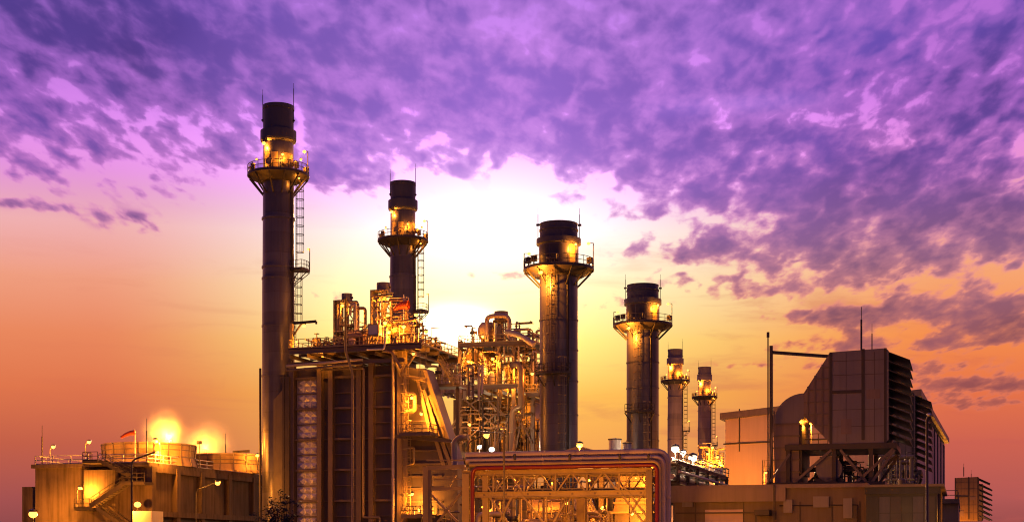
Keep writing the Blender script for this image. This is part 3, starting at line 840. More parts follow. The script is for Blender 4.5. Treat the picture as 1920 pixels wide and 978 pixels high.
# quilted silver insulation strip, rows of four-sided pyramids
z = ZD - 3.5; sA, sB = sx(557, T1 + .6), sx(594, T1 + .6); qn = 0
while z > 1.5:
    q = MB(); nx, nz = 3, 2; z1_, z0_ = z - .14, z - 1.82
    for ix in range(nx):
        for iz in range(nz):
            xa, xb = sA + (sB - sA) * ix / nx, sA + (sB - sA) * (ix + 1) / nx
            za, zb_ = z0_ + (z1_ - z0_) * iz / nz, z0_ + (z1_ - z0_) * (iz + 1) / nz
            tf = T1 + .78; ap = Vector(((xa + xb) / 2 + random.uniform(-.02, .02), tf - random.uniform(.24, .30), (za + zb_) / 2))
            C4 = [Vector((xa, tf, za)), Vector((xb, tf, za)), Vector((xb, tf, zb_)), Vector((xa, tf, zb_))]
            for k in range(4): q.face([C4[k], C4[(k + 1) % 4], ap])
    q.box((sA - .05, T1 + .78, z0_ - .05), (sB + .05, T1 + .89, z1_ + .05))
    q.build('quilted_panel', M_INSUL, b1); z -= 1.95
# roof deck
dS0, dS1 = sx(541, 172), sx(790, 172)
b = MB(); b.box((dS0, 172, ZD - .12), (dS1, 186, ZD)); b.build('deck', M_STEEL_DK, b1)
b = MB()
for t_ in (172.1, 175, 178.5, 182, 185.8): b.ibeam((dS0, t_, ZD - .42), (dS1, t_, ZD - .42), .3, .55)
k = 0; s = dS0 + .2
while s < dS1: b.ibeam((s, 172, ZD - .95), (s, 186, ZD - .95), .25, .45); s += 2.3
b.ibeam((dS0 - .3, 172.6, ZD - 1.9), (S1 + 1, 172.6, ZD - 1.9), .3, .5)
b.build('deck_beams', M_STEEL, b1)
b = MB(); b.rail([(dS0, 186, ZD), (dS0, 172, ZD), (dS1, 172, ZD), (dS1, 186, ZD), (dS0, 186, ZD)], 1.15, 1.4, .035); b.build('railing', M_STEEL_YL, b1)
# knee braces under the overhang
for px in (737, 777):
    q = MB(); q.bar(pt(px, 664, 172.6), pt(752, 705, 173.6), .26); q.build('brace', M_STEEL_YL, b1)
q = MB(); s = sx(488, 176); q.tube((s, 176, 0), (s, 176, zy(690, s, 176)), .16, 8); tag(q.build('riser_pipe', M_STEEL_DK), 'thin dark standpipe against the left side of the tallest chimney', 'pipe')
# under-deck piping racks at the left, and the outlet hood beside the chimney
hood = MB(); hood.prism([(S0 - 3.0, T1 + 1.5, 0), (S0 - .01, T1 + 1.5, 0), (S0 - .01, T1 + 1.5, ZD - 3), (S0 - 3.0, T1 + 1.5, ZD - 6)], (0, 8.5, 0)); hood.build('flue_hood', M_PANEL, b1)
for i, px in enumerate((532, 537, 541)):
    q = MB(); s = sx(px, T1 - .2); q.bar((s, T1 - .2, 0), (s, T1 - .2, zy(706, s, T1)), .22, .3); q.build('conduit_riser', M_STEEL_DK, b1)
GP = 'pipes running over the boiler front'
def pipe_thing(label, pts, r, m=M_ALU, group=None, n=12, clamps=0, name='pipe', bend=None, cat='pipe'):
    q = MB(); q.pipe(pts, r, n, bend)
    if clamps:
        P = [Vector(p) for p in pts]
        for a, c in zip(P[:-1], P[1:]):
            L = (c - a).length; kk = int(L / clamps)
            for j in range(1, kk):
                x = a.lerp(c, j / kk); d = (c - a).normalized() * .06; q.tube(x - d, x + d, r * 1.12, n)
    o = q.build(name, m); tag(o, label, cat, group); return o
def pp(lst, t_): return [pt(x, y, t_) for x, y in lst]
pipe_thing('bent brown downpipe crossing the deck edge in front of the boiler', [pt(648, 560, 171.2), pt(648, 658, 171.2), pt(661, 700, 171.8), pt(661, 985, 171.8)], .17, M_STEEL, GP)
pipe_thing('yellowish square-bent pipe framing the middle boiler bay, ending in a low dogleg', pp([(600, 693), (682, 690), (681, 969), (712, 969), (712, 995)], 172.6), .13, M_STEEL_YL, GP, bend=.2)
pipe_thing('silver vertical downpipe just left of the ochre corner column', pp([(737, 655), (737, 995)], 172.6), .17, M_ALU, GP, clamps=3)
pipe_thing('upper of two parallel pipes crossing high on the boiler front', pp([(537, 686), (680, 674)], 172.0), .17, M_ALU, GP, clamps=2.5)
pipe_thing('lower of two parallel pipes crossing high on the boiler front', pp([(537, 694), (680, 682)], 172.0), .15, M_STEEL, GP, clamps=2.5)
pipe_thing('short grey pipe under the deck edge left of the ochre column', pp([(688, 655), (720, 654), (722, 640), (722, 612)], 171.6), .12, M_WHITE, GP)
pipe_thing('slanting ochre pipe from deck edge down to the corner column', pp([(718, 658), (735, 660), (752, 690)], 171.9), .16, M_STEEL_YL, GP)

# casing of the inlet duct stepping down to the right, with sloping ribs
dx_ = thing('inlet_duct', 'ochre-lit ribbed duct sloping down from the boiler to the right', 'duct', (S1, 175, 0))
TD = 175.0
poly = [pt(x, y, TD) for x, y in ((757, 690), (797, 690), (812, 735), (858, 874), (858, 1000), (757, 1000))]
poly[-1].z = poly[-2].z = 0.0
q = MB(); q.prism(poly, (0, 3.2, 0)); q.build('casing', M_PANEL, dx_)
for (x0, y0, x1, y1) in ((797, 694, 857, 876), (806, 740, 836, 818), (795, 730, 822, 818), (818, 826, 832, 872), (829, 828, 845, 872), (839, 828, 856, 872), (783, 710, 808, 815)):
    q = MB(); a, c = pt(x0, y0, TD - .25), pt(x1, y1, TD - .25); q.bar(a, c, .45, .2, up=(0, 1, 0)); q.build('rib', M_STEEL_YL, dx_)
for py in (760, 790, 845, 870, 893, 915, 940, 965):
    q = MB(); q.box((sx(759, TD), TD - .18, zy(py, S1, TD) - .1), (sx(800 if py < 830 else 830, TD), TD - .002, zy(py, S1, TD) + .1)); q.build('stiffener', M_STEEL, dx_)
q = MB(); q.ibeam(pt(740, 817, TD - 2.2), pt(847, 826, TD - .5), .35, .45); q.build('girder', M_STEEL, dx_)
q = MB(); a = pt(748, 812, TD - 3); c = pt(806, 812, TD - 3)
q.box((a.x, TD - 3, a.z - .3), (c.x, TD - .3, a.z)); q.rail([(a.x, TD - 3, a.z), (c.x, TD - 3, a.z), (c.x, TD - .4, a.z)], 1.1, 1.1, .04); q.build('platform', M_STEEL, dx_)
q = MB(); a = pt(752, 965, TD - 3); c = pt(800, 965, TD - 3)
q.box((a.x, TD - 3, a.z - .3), (c.x, TD - .3, a.z)); q.rail([(a.x, TD - .4, a.z), (a.x, TD - 3, a.z), (c.x, TD - 3, a.z), (c.x, TD - .4, a.z)], 1.1, .8, .05); q.build('platform', M_STEEL_YL, dx_)
for (px, y0, y1, nm) in ((766, 812, 965, 'a'), (762, 705, 810, 'b')):
    l_ = MB(); cg = ladder(l_, (sx(px, TD - 1.6), TD - 1.6), R(-90), zy(y1, S1, TD), zy(y0, S1, TD) + 1, .55, True, 1.0); lo = l_.build('ladder', M_STEEL_YL, dx_); cg.build('cage', M_STEEL_YL, lo)
for px, y0, y1 in ((787, 668, 735), (799, 668, 735)):
    pass
l_ = MB(); ladder(l_, (sx(793, 172.4), 172.4), R(-90), zy(760, dS1, 172), ZD + 4, .8, False); l_.build('ladder', M_STEEL_YL, b1)
for (px, py, t_, pw, wh, off) in ((775, 663, 172.5, 600, False, (0, .6, -.4)), (772, 745, TD - 2.3, 1500, False, (.2, -.2, -.5)), (790, 775, TD - 2.2, 1300, False, (0, 0, -.6)),
                                  (773, 925, TD - 2.5, 1400, False, (0, .3, -.4)), (786, 955, TD - 1.8, 1600, False, (0, 0, -.4))):
    lamp(dx_, pt(px, py, t_), pw, .17, white=wh, off=off)
# square-bent ochre exhaust pipe in front
pipe_thing('thick ochre zigzag pipe bending back and forth beside the boiler corner', pp([(800, 712), (760, 706), (760, 737), (778, 739), (778, 769), (757, 771)], TD - 1.4), .28, M_STEEL_YL, None, bend=.35)
pipe_thing('square ochre pipe loop beside the caged ladder', pp([(757, 840), (776, 838), (776, 868), (757, 871)], TD - 1.0), .16, M_STEEL_YL, None, bend=.25)

# things standing on the deck of boiler 1
def silencer(label, px0, px1, py0, py1, fx0, fx1, t_, z0):
    s0, s1 = sx(px0, t_), sx(px1, t_); c = ((s0 + s1) / 2, t_ + .9); r_ = (s1 - s0) / 2
    root = thing('vent_silencer', label, 'steam vent', (c[0], c[1], z0), 'steam vent silencers')
    zt, zb_ = zy(py0, s0, t_), zy(py1, s0, t_)
    m = MB(); m.lathe(c, [(r_ * .6, zb_ - .1), (r_ * .95, zb_), (r_, zb_ + .05), (r_, zt - .1), (r_ * .97, zt), (.02, zt + .02)], 24); m.build('drum', M_GREY, root)
    m = MB(); m.tube((c[0] + r_, c[1] - .3, (zt + zb_) / 2), (c[0] + r_ + .25, c[1] - .3, (zt + zb_) / 2), .13, 8); m.build('lug', M_STEEL_DK, root)
    m = MB(); m.tube((c[0], c[1], z0), (c[0], c[1], zb_), r_ * .42, 14); m.build('riser', M_ALU, root)
    a0, a1 = sx(fx0, t_), sx(fx1, t_); zc = zb_ + .1
    m = MB()
    for s in (a0, a1):
        for tt in (t_ - .3, t_ + 2.2):
            m.ibeam((s, tt, z0), (s, tt, zc), .26, .26, up=(0, 1, 0))
    m.box((a0 - .15, t_ - .4, zc), (a1 + .15, t_ + 2.3, zc + .12))
    n = 3
    for k in range(n):
        za, zb2 = z0 + (zc - z0) * k / n, z0 + (zc - z0) * (k + 1) / n
        m.bar((a0, t_ - .3, za), (a1, t_ - .3, zb2), .12); m.bar((a0, t_ + 2.2, zb2), (a1, t_ + 2.2, za), .12); m.bar((a1, t_ - .3, za), (a1, t_ + 2.2, zb2), .12)
        m.bar((a0, t_ - .3, zb2), (a1, t_ - .3, zb2), .16)
    m.build('frame', M_STEEL, root)
    m = MB(); m.box((a0 - .08, t_ - .36, z0), (a0 + .1, t_ + 2.2, zc)); m.build('side_screen', M_STEEL_DK, root)
    return root, c
v1, c1 = silencer('grey vent drum on a steel frame, left one on the boiler roof', 636, 655, 549, 566, 629, 652, 178, ZD)
v2, c2 = silencer('taller grey vent drum on a steel frame, just left of the second chimney', 702, 727, 529, 547, 698, 724, 178, ZD)
for (px, py, t_, pw) in ((642, 572, 177.2, 380), (656, 578, 177, 260)): lamp(v1, pt(px, py, t_), pw, .17)
for (px, py, t_, pw) in ((712, 553, 177.2, 420), (728, 560, 177, 380), (727, 591, 177, 380)): lamp(v2, pt(px, py, t_), pw, .19)
root = thing('jib_crane', 'small jib crane with lamp at the left corner of the boiler roof', 'crane', (sx(547, 173), 173, ZD))
m = MB(); a_ = pt(547, 606, 173); e_ = pt(593, 602, 173); m.bar((a_.x, 173, ZD), a_, .4, .4); m.build('post', M_STEEL_YL, root)
m = MB(); m.ibeam(a_, e_, .22, .32); m.bar(pt(545, 636, 173), pt(566, 605, 173), .18); m.bar(e_, e_ + Vector((0, 0, -.35)), .2); m.build('jib', M_STEEL_DK, root)
lamp(root, pt(570, 610, 173), 500, .2, off=(0, -.3, -.5))
# instrument cabinet
root = thing('cabinet', 'pale cabinet on legs at the front railing between the two vent drums', 'cabinet', (sx(700, 173), 173, ZD))
a_, e_ = pt(690, 608, 173), pt(709, 627, 173); m = MB(); m.box((a_.x, 173, e_.z), (e_.x, 174.6, a_.z)); m.build('box', M_WHITE, root)
m = MB()
for s in (a_.x, e_.x):
    for tt in (173.05, 174.55): m.bar((s, tt, ZD), (s, tt, a_.z + .05), .14)
m.bar(a_, (e_.x, 173, a_.z), .14); m.bar((a_.x, 172.97, e_.z), (e_.x, 172.97, e_.z), .14); m.build('frame', M_STEEL_YL, root)
# drums
def drum(label, px0, px1, py, t_, r_, z_, z0, m=M_TANK, name='steam_drum', cat='steam drum', group=None, axis='s'):
    root = thing(name, label, cat, (sx((px0 + px1) / 2, t_), t_, z0), group)
    a_, e_ = pt(px0, py, t_), pt(px1, py, t_); e_.z = a_.z
    q = MB()
    if axis == 't': e_ = a_ + Vector((0, 6, 0))
    d = (e_ - a_).normalized()
    q.tube(a_, e_, r_, 24)
    q.tube(a_ - d * r_ * .3, a_, r_ * .7, 24, r_); q.tube(e_, e_ + d * r_ * .3, r_, 24, r_ * .7)
    q.build('shell', m, root)
    for f in (.2, .8):
        c = a_.lerp(e_, f); w = MB(); w.box(c + Vector((-.2, -r_ * .8, z0 - c.z)), c + Vector((.2, r_ * .8, -r_ * .5))); w.build('saddle', M_STEEL, root)
    return root
dr = drum('long steam drum with lamp glare behind the right end of the roof railing', 722, 770, 618, 177.5, .95, 0, ZD)
drum('rounded drum end behind the railing left of the cabinet', 655, 684, 632, 176, .7, 0, ZD, group=None)
for (px, py, t_, pw) in ((729, 622, 175.6, 900), (722, 605, 175.2, 700), (757, 612, 174.5, 500)): lamp(dr, pt(px, py, t_), pw, .2, off=(0, -.2, -.4))

def valve(mb_, p, s_=1.0, n=8):
    p = Vector(p); mb_.tube(p - Vector((.35 * s_, 0, 0)), p + Vector((.35 * s_, 0, 0)), .16 * s_, n); mb_.tube(p - Vector((.4 * s_, 0, 0)), p - Vector((.33 * s_, 0, 0)), .28 * s_, n)
    mb_.tube(p + Vector((.33 * s_, 0, 0)), p + Vector((.4 * s_, 0, 0)), .28 * s_, n); mb_.tube(p, p + Vector((0, 0, .65 * s_)), .05 * s_, 6)
    mb_.tube(p + Vector((0, 0, .65 * s_)), p + Vector((0, 0, .7 * s_)), .3 * s_, n); mb_.ball(p, .24 * s_, 8, 5)
def clutter(label, name, cat, s0, s1, t0, t1, z0, h, n, seed, mats=None, vessel=2, group=None, maxr=.16):
    """a skid of process piping: pipes, valves, small vessels, each its own part"""
    rnd = random.Random(seed); mats = mats or [M_STEEL_YL, M_ALU, M_STEEL, M_TANK]
    root = thing(name, label, cat, ((s0 + s1) / 2, (t0 + t1) / 2, z0), group)
    for k in range(n):
        s = rnd.uniform(s0, s1); t_ = rnd.uniform(t0, t1); r_ = rnd.choice((.05, .07, .1, .13, maxr))
        hh = h * rnd.uniform(.25, 1.0); p = [Vector((s, t_, z0))]; c = Vector((s, t_, z0 + hh)); p.append(c)
        for j in range(rnd.choice((1, 1, 2, 3))):
            ax = rnd.choice('ssttz'); d = {'s': Vector((rnd.choice((-1, 1)) * rnd.uniform(1, 4), 0, 0)), 't': Vector((0, rnd.choice((-1, 1)) * rnd.uniform(.6, 2), 0)), 'z': Vector((0, 0, -rnd.uniform(.5, 1.0) * hh))}[ax]
            c = c + d; c.x = min(max(c.x, s0), s1); c.y = min(max(c.y, t0), t1); c.z = max(c.z, z0 + .2)
            if (c - p[-1]).length > .25: p.append(c.copy())
        q = MB(); q.pipe(p, r_, 8); q.build('pipe', rnd.choice(mats), root)
        if rnd.random() < .4:
            q = MB(); valve(q, p[1] - Vector((0, 0, rnd.uniform(.1, .5) * hh)), rnd.uniform(.7, 1.3)); q.build('valve', rnd.choice((M_STEEL_DK, M_STEEL_YL)), root)
    for k in range(vessel):
        s = rnd.uniform(s0 + .6, s1 - .6); t_ = rnd.uniform(t0 + .4, t1); r_ = rnd.uniform(.35, .65); hh = rnd.uniform(1.2, h * .7)
        q = MB(); q.lathe((s, t_), [(r_, z0), (r_, z0 + hh - r_ * .5), (r_ * .8, z0 + hh - r_ * .15), (.03, z0 + hh)], 16); q.build('vessel', rnd.choice((M_TANK, M_ALU)), root)
    return root
clutter('low tangle of small pipes and valves along the left front railing', 'pipework', 'pipework', sx(562, 173), sx(640, 173), 173, 177, ZD, 1.7, 22, 3, vessel=1)
clutter('dense bright pipework between the two vent drums', 'pipework', 'pipework', sx(646, 175), sx(702, 175), 174, 182, ZD, 3.6, 22, 5, vessel=3)
clutter('glaring lamp-lit pipework in front of the second chimney foot', 'pipework', 'pipework', sx(728, 174), sx(785, 174), 174, 184, ZD, 3.8, 34, 8, vessel=4, mats=[M_STEEL_YL, M_ALU, M_TANK])
GG = 'gooseneck pipes on the boiler roof'
pipe_thing('gooseneck pipe hooking over beside the left vent drum', [pt(656, 590, 177), pt(656, 574, 177), pt(667, 571, 177), pt(667, 640, 177)], .22, M_ALU, GG)
pipe_thing('inverted U pipe right of the left vent drum, thinner riser', [pt(668, 578, 178), pt(685, 577, 178), pt(685, 648, 178)], .2, M_TANK, GG)
pipe_thing('horizontal ochre pipe bending down in front of the second chimney', [pt(730, 562, 177), pt(762, 562, 177), pt(763, 640, 177)], .2, M_STEEL_YL, GG)
clutter('slim instrument risers around the left vent frame', 'pipework', 'pipework', sx(630, 177), sx(664, 177), 176, 179, ZD, 7.0, 13, 15, vessel=0)
clutter('bright risers around the right vent frame', 'pipework', 'pipework', sx(699, 177), sx(765, 177), 176, 179, ZD, 8.0, 26, 16, vessel=2, mats=[M_STEEL_YL, M_ALU, M_TANK])
root = thing('windsock', 'orange windsock hanging in front of the second chimney', 'windsock', (sx(757, 176), 176, ZD))
a_ = pt(757, 552, 176); m = MB(); m.tube((a_.x, 176, ZD), a_, .07, 6); m.build('pole', M_WHITE, root)
m = MB(); pr = [pt(766, 571, 176), pt(755, 572, 176), pt(745, 576, 176), pt(738, 581, 176)]
for k in range(3): m.tube(pr[k], pr[k + 1], (.6, .5, .38, .2)[k], 12, (.6, .5, .38, .2)[k + 1], caps=False)
m.build('sock', M_ORNG, root)
lamp(b1, pt(780, 590, 174.5), 600, .2, off=(0, -.3, -.4)); lamp(b1, pt(799, 622, 175), 600, .2, off=(0, -.3, -.4))
lamp(b1, pt(556, 640, 172.6), 300, .12); lamp(b1, pt(604, 668, 173.2), 260, .06)
# mid landing stair going down to the right behind the deck
st1 = thing('stairway', 'steep steel stair descending right from the boiler roof deck', 'stairway', (sx(850, 180), 180, 14))
q = MB(); q.stairs(pt(851, 722, 180), pt(820, 672, 180), 1.4, (0, 1, 0)); q.build('flight', M_STEEL_YL, st1)
a_, e_ = pt(800, 722, 180), pt(862, 722, 180); q = MB(); q.box((a_.x, 180, a_.z - .25), (e_.x, 183, a_.z)); q.rail([(a_.x, 180, a_.z), (e_.x, 180, a_.z)], 1.1, 1.2, .04); q.build('landing', M_STEEL, st1)
for px in (804, 858):
    q = MB(); q.ibeam((sx(px, 181), 181, 0), (sx(px, 181), 181, a_.z - .25), .35, .35, up=(0, 1, 0)); q.build('post', M_STEEL, st1)

# ------------------------------------------------------------------ boiler 2, end-on steel frame behind
T2 = 218.0; Z2 = zy(722, -62, 214)
b2 = thing('boiler', 'farther boiler frame of braced steel with big glowing round duct end', 'boiler', (sx(930, T2), T2, 0))
def X2(px, t_=214): return sx(px, t_)
q = MB(); q.box((X2(850, T2 + 3), T2 + 3, 0), (X2(1003, T2 + 3), T2 + 14, Z2 - 1)); q.build('casing', M_PANEL, b2)
for px in (822, 862, 935, 963, 998):
    colbox(px, 213.5, .6, .6, zy({822: 722, 862: 640, 935: 612, 963: 640, 998: 660}[px], X2(px), 214), M_STEEL, b2)
def deck2(px0, px1, py, t0, t1, railm=M_STEEL_YL, rl=True, th=.5, name='platform'):
    a_, e_ = pt(px0, py, t0), pt(px1, py, t0); z = (a_.z + e_.z) / 2
    q = MB(); q.box((a_.x, t0, z - .12), (e_.x, t1, z))
    q.ibeam((a_.x, t0 + .1, z - .12 - th / 2), (e_.x, t0 + .1, z - .12 - th / 2), .3, th)
    s = a_.x + .2
    while s < e_.x: q.ibeam((s, t0, z - .5 - th / 2), (s, t1, z - .5 - th / 2), .25, .4); s += 2.6
    o = q.build(name, M_STEEL, b2)
    if rl:
        r_ = MB(); r_.rail([(a_.x, t1, z), (a_.x, t0, z), (e_.x, t0, z), (e_.x, t1, z)], 1.15, 1.4, .045); r_.build('railing', railm, o)
    return z
deck2(818, 985, 722, 211.5, 224); deck2(860, 1000, 641, 213, 226); deck2(985, 1010, 735, 211.5, 224)
deck2(812, 1006, 846, 209, 224, rl=False, th=.8); deck2(900, 1000, 678, 216, 224, rl=False)
for (x0, y0, x1, y1) in ((828, 832, 862, 775), (862, 772, 905, 742), (905, 742, 960, 790), (862, 740, 930, 800), (868, 830, 930, 775), (935, 830, 962, 760), (965, 770, 998, 830), (935, 660, 962, 700), (963, 650, 998, 700),
                         (935, 620, 963, 645), (968, 838, 985, 740), (998, 760, 1008, 720), (862, 700, 880, 645), (822, 770, 862, 830), (880, 775, 998, 778), (862, 778, 880, 776), (822, 800, 1000, 802)):
    q = MB(); q.bar(pt(x0, y0, 213.3), pt(x1, y1, 213.3), .24); q.build('brace', M_STEEL, b2)
# round duct: ribbed ring seen end-on
cx_, cy_ = pt(888, 683, 214.5), None
rd = MB(); d_ = Vector((-.25, -1, 0)).normalized(); R_ = 28 / F * depth(cx_.x, 214.5)
rd.tube(cx_, cx_ - d_ * 4, R_ * 1.02, 40); rd.build('round_duct', M_TANK, b2)
rg = MB(); x_ = d_.cross(Vector((0, 0, 1))).normalized(); y_ = Vector((0, 0, 1)); N = 40
for k in range(N):
    a0, a1 = 2 * math.pi * k / N, 2 * math.pi * (k + 1) / N; e0 = x_ * math.cos(a0) + y_ * math.sin(a0); e1 = x_ * math.cos(a1) + y_ * math.sin(a1)
    j = .12 if k % 2 else .0
    rg.prism([cx_ + e0 * R_ * .84, cx_ + e1 * R_ * .84, cx_ + e1 * R_ * 1.06, cx_ + e0 * R_ * 1.06], d_ * (.35 + j))
rg.build('expansion_ring', M_ALU, b2)
q = MB(); q.tube(cx_ + Vector((.2, -1.0, -R_)), cx_ + Vector((.2, -1.0, .3)), .45, 14); q.build('inner_pipe', M_TANK, b2)
for (px, py, t_, pw, off) in ((878, 677, 212.6, 1500, (0, 0, -.4)), (924, 672, 212.4, 900, (0, 0, -.5)), (962, 687, 212, 800, (0, 0, -.5)), (998, 700, 211, 700, (0, 0, -.5)), (880, 795, 210, 700, (0, .4, -.5)),
                              (880, 692, 212.6, 900, (0, -.2, .3)), (910, 700, 212.9, 800, (0, 0, .4)), (850, 705, 212, 800, (0, 0, -.4)), (952, 720, 212.4, 600, (0, 0, -.4)), (975, 760, 215, 900, (0, 0, -.4)), (950, 800, 215, 900, (0, 0, -.4)), (835, 690, 212, 700, (0, 0, .5)), (905, 630, 215, 900, (0, 0, -.4))):
    lamp(b2, pt(px, py, t_), pw, .2, off=off)
GQ = 'steam vent silencers'
v3, c3 = silencer('pale vent drum on top of the farther boiler frame', 924, 949, 583, 603, 927, 949, 218, zy(641, X2(936), 214))
# big insulated pipes of boiler 2
G2 = 'large insulated pipes on the farther boiler'
pipe_thing('pinkish pipe running along the top edge of the farther frame, ending at a cap', [pt(948, 622, 212), pt(975, 628, 212), pt(1001, 646, 211.5)], .42, M_ALU, G2, 14)
pipe_thing('fat silver pipe looping down in a double bend at the right of the farther frame', pp([(958, 688), (968, 680), (977, 690), (977, 762), (968, 764), (961, 772), (960, 848)], 210.5), .46, M_TANK, G2, 16, clamps=2.2, bend=1.0)
pipe_thing('inverted U pipe looping over the pale vent drum', [pt(913, 640, 217), pt(913, 596, 217), pt(922, 592, 217), pt(950, 592, 217), pt(955, 600, 217), pt(955, 640, 217)], .35, M_ALU, G2, 12)
pipe_thing('tall pipe standing before the pale vent drum', pp([(930, 605), (930, 662)], 214), .3, M_WHITE, G2, 12)
pipe_thing('grey pipe hooking over at the foot of the farther frame beside the street lamp', pp([(852, 880), (852, 828), (860, 820), (878, 819)], 170), .38, M_GREY, G2, 14, bend=1.0)
drum('domed drum on the top deck of the farther boiler, left of the pale vent', 905, 922, 622, 219, 1.5, 0, zy(641, X2(912), 214), M_ALU)
clutter('bright crowded pipework around the round duct end', 'pipework', 'pipework', X2(903), X2(934), 212, 216, Z2, 5.5, 20, 21, vessel=2, mats=[M_STEEL_YL, M_ALU, M_TANK])
clutter('lamp-lit pipework on the right wing of the farther boiler', 'pipework', 'pipework', X2(945), X2(1004), 212, 220, Z2, 6.0, 44, 22, vessel=3, mats=[M_STEEL_YL, M_ALU, M_TANK])
clutter('pipework on the top deck of the farther boiler', 'pipework', 'pipework', X2(868), X2(990), 214, 224, zy(641, X2(930), 214), 3.6, 34, 23, vessel=2)
clutter('hanging pipe bundle inside the braced frame under the round duct', 'pipework', 'pipework', X2(868), X2(958), 213.6, 217, zy(846, X2(900), 213), 8.0, 46, 24, vessel=2)
clutter('pipework inside the lower right of the farther frame', 'pipework', 'pipework', X2(960), X2(1004), 213.6, 217, zy(846, X2(980), 213), 7.0, 22, 25, vessel=2)
clutter('pipework between the two boilers behind the steel stair', 'pipework', 'pipework', sx(806, 190), sx(866, 190), 188, 200, zy(722, -62, 182), 5.5, 34, 26, vessel=2)
q = MB(); a_ = pt(1000, 790, 219)
q.prism([pt(1000, 755, 219), pt(1012, 830, 219), pt(1012, 870, 219), pt(985, 870, 219), pt(985, 755, 219)], (0, 6, 0)); q.build('inlet_duct_casing', M_STEEL_YL, b2)
for (px, py, t_) in ((900, 840, 205), (925, 842, 205)):
    pass
clutter('thin dark scaffold tubes and risers across the farther boiler front', 'pipework', 'pipework', X2(862), X2(1002), 212.8, 215, zy(846, X2(930), 213), 17.0, 46, 27, vessel=0, mats=[M_STEEL, M_STEEL_DK, M_STEEL_YL], maxr=.09)
ground_flood('white floodlight under the farther boiler, right of the street lamp', 922, 842, 200, 2600, (0, -.6, .2), .42, white=True)
ground_flood('smaller white floodlight under the farther boiler, behind the street lamp', 899, 838, 204, 1500, (0, -.5, .2), .28, white=True)
lamp_post('street lamp on curved arm in front of the farther boiler', 912, 816, 140, 0, pole_px=879, power=1600, r=.30, group=GL, off=(0, .5, -.3))

# ------------------------------------------------------------------ pipe bridge in the foreground
TB = 100.0
pb = thing('pipe_bridge', 'ochre steel truss bridge with braced legs across the lower middle', 'pipe bridge', (sx(1060, TB), TB, 0))
def B(px, py, t_=TB): return pt(px, py, t_)
zU, zL = zy(884, sx(1050, TB), TB), zy(925, sx(1050, TB), TB)
def bs(px, t_=TB): return sx(px, t_)
e0, e1 = bs(868), bs(1222)
for tt_, nm in ((TB, 0), (TB + 3.2, 1)):
    q = MB(); q.ibeam((e0, tt_, zU), (e1, tt_, zU), .3, .38); q.build('top_chord', M_STEEL_YL, pb)
    q = MB(); q.ibeam((e0 if nm else bs(886), tt_, zL), (e1, tt_, zL), .3, .42); q.build('bottom_chord', M_STEEL_YL, pb)
    n = 6; xs = [e0 + (e1 - e0) * k / n for k in range(n + 1)]
    for k in range(n):
        m_ = (xs[k] + xs[k + 1]) / 2; q = MB()
        q.bar((xs[k], tt_, zL), (m_, tt_, zU), .10, .10); q.bar((m_, tt_, zU), (xs[k + 1], tt_, zL), .10, .10); q.build('diagonal', M_STEEL_YL, pb)
        q = MB(); q.bar((xs[k + 1], tt_, zL), (xs[k + 1], tt_, zU), .11, .11); q.build('upright', M_STEEL_YL, pb)
q = MB(); s = e0
while s < e1: q.bar((s, TB - .1, zU + .2), (s, TB + 3.4, zU + .2), .16); q.bar((s, TB - .1, zL), (s, TB + 3.4, zL), .12); s += 1.6
q.build('cross_bars', M_STEEL, pb)
q = MB(); q.box((e0 + 1, TB + .4, zL + .24), (e1 - .5, TB + 1.3, zL + .27)); q.rail([(e0 + 1, TB + .35, zL + .27), (e1 - .5, TB + .35, zL + .27)], 1.05, 1.3, .02); q.build('walkway', M_STEEL, pb)
for px, tt_, w, mm in ((875, TB, .52, M_STEEL_YL), (911, TB + .2, .40, M_STEEL_YL), (1218, TB, .42, M_STEEL), (875, TB + 3.2, .4, M_STEEL_YL), (1218, TB + 3.2, .4, M_STEEL), (1091, TB + 6, .66, M_STEEL_YL)):
    q = MB(); s = bs(px, tt_); q.ibeam((s, tt_, 0), (s, tt_, zU if px != 1091 else zL), w, w, up=(0, 1, 0)); q.build('column', mm, pb)
for (x0, y0, x1, y1, tt_) in ((914, 925, 975, 1010, TB), (968, 915, 920, 1010, TB), (972, 918, 1035, 1000, TB), (1060, 940, 1020, 1010, TB + .2), (1155, 912, 1215, 990, TB), (1170, 912, 1222, 978, TB), (1213, 912, 1180, 965, TB), (1222, 950, 1196, 1000, TB + .1)):
    q = MB(); q.bar(B(x0, y0, tt_), B(x1, y1, tt_), .13); q.build('leg_brace', M_STEEL_YL, pb)
q = MB(); s = bs(1025); q.bar((s, TB, 0), (s, TB, zL), .10); q.build('hanger', M_STEEL_YL, pb)
l_ = MB(); cg = ladder(l_, (bs(1068, TB + 4), TB + 4), R(-90), 0, zU + .4, .45, True, .8, cz=.5); lo = l_.build('ladder', M_STEEL_YL, pb); cg.build('cage', M_STEEL_YL, lo)
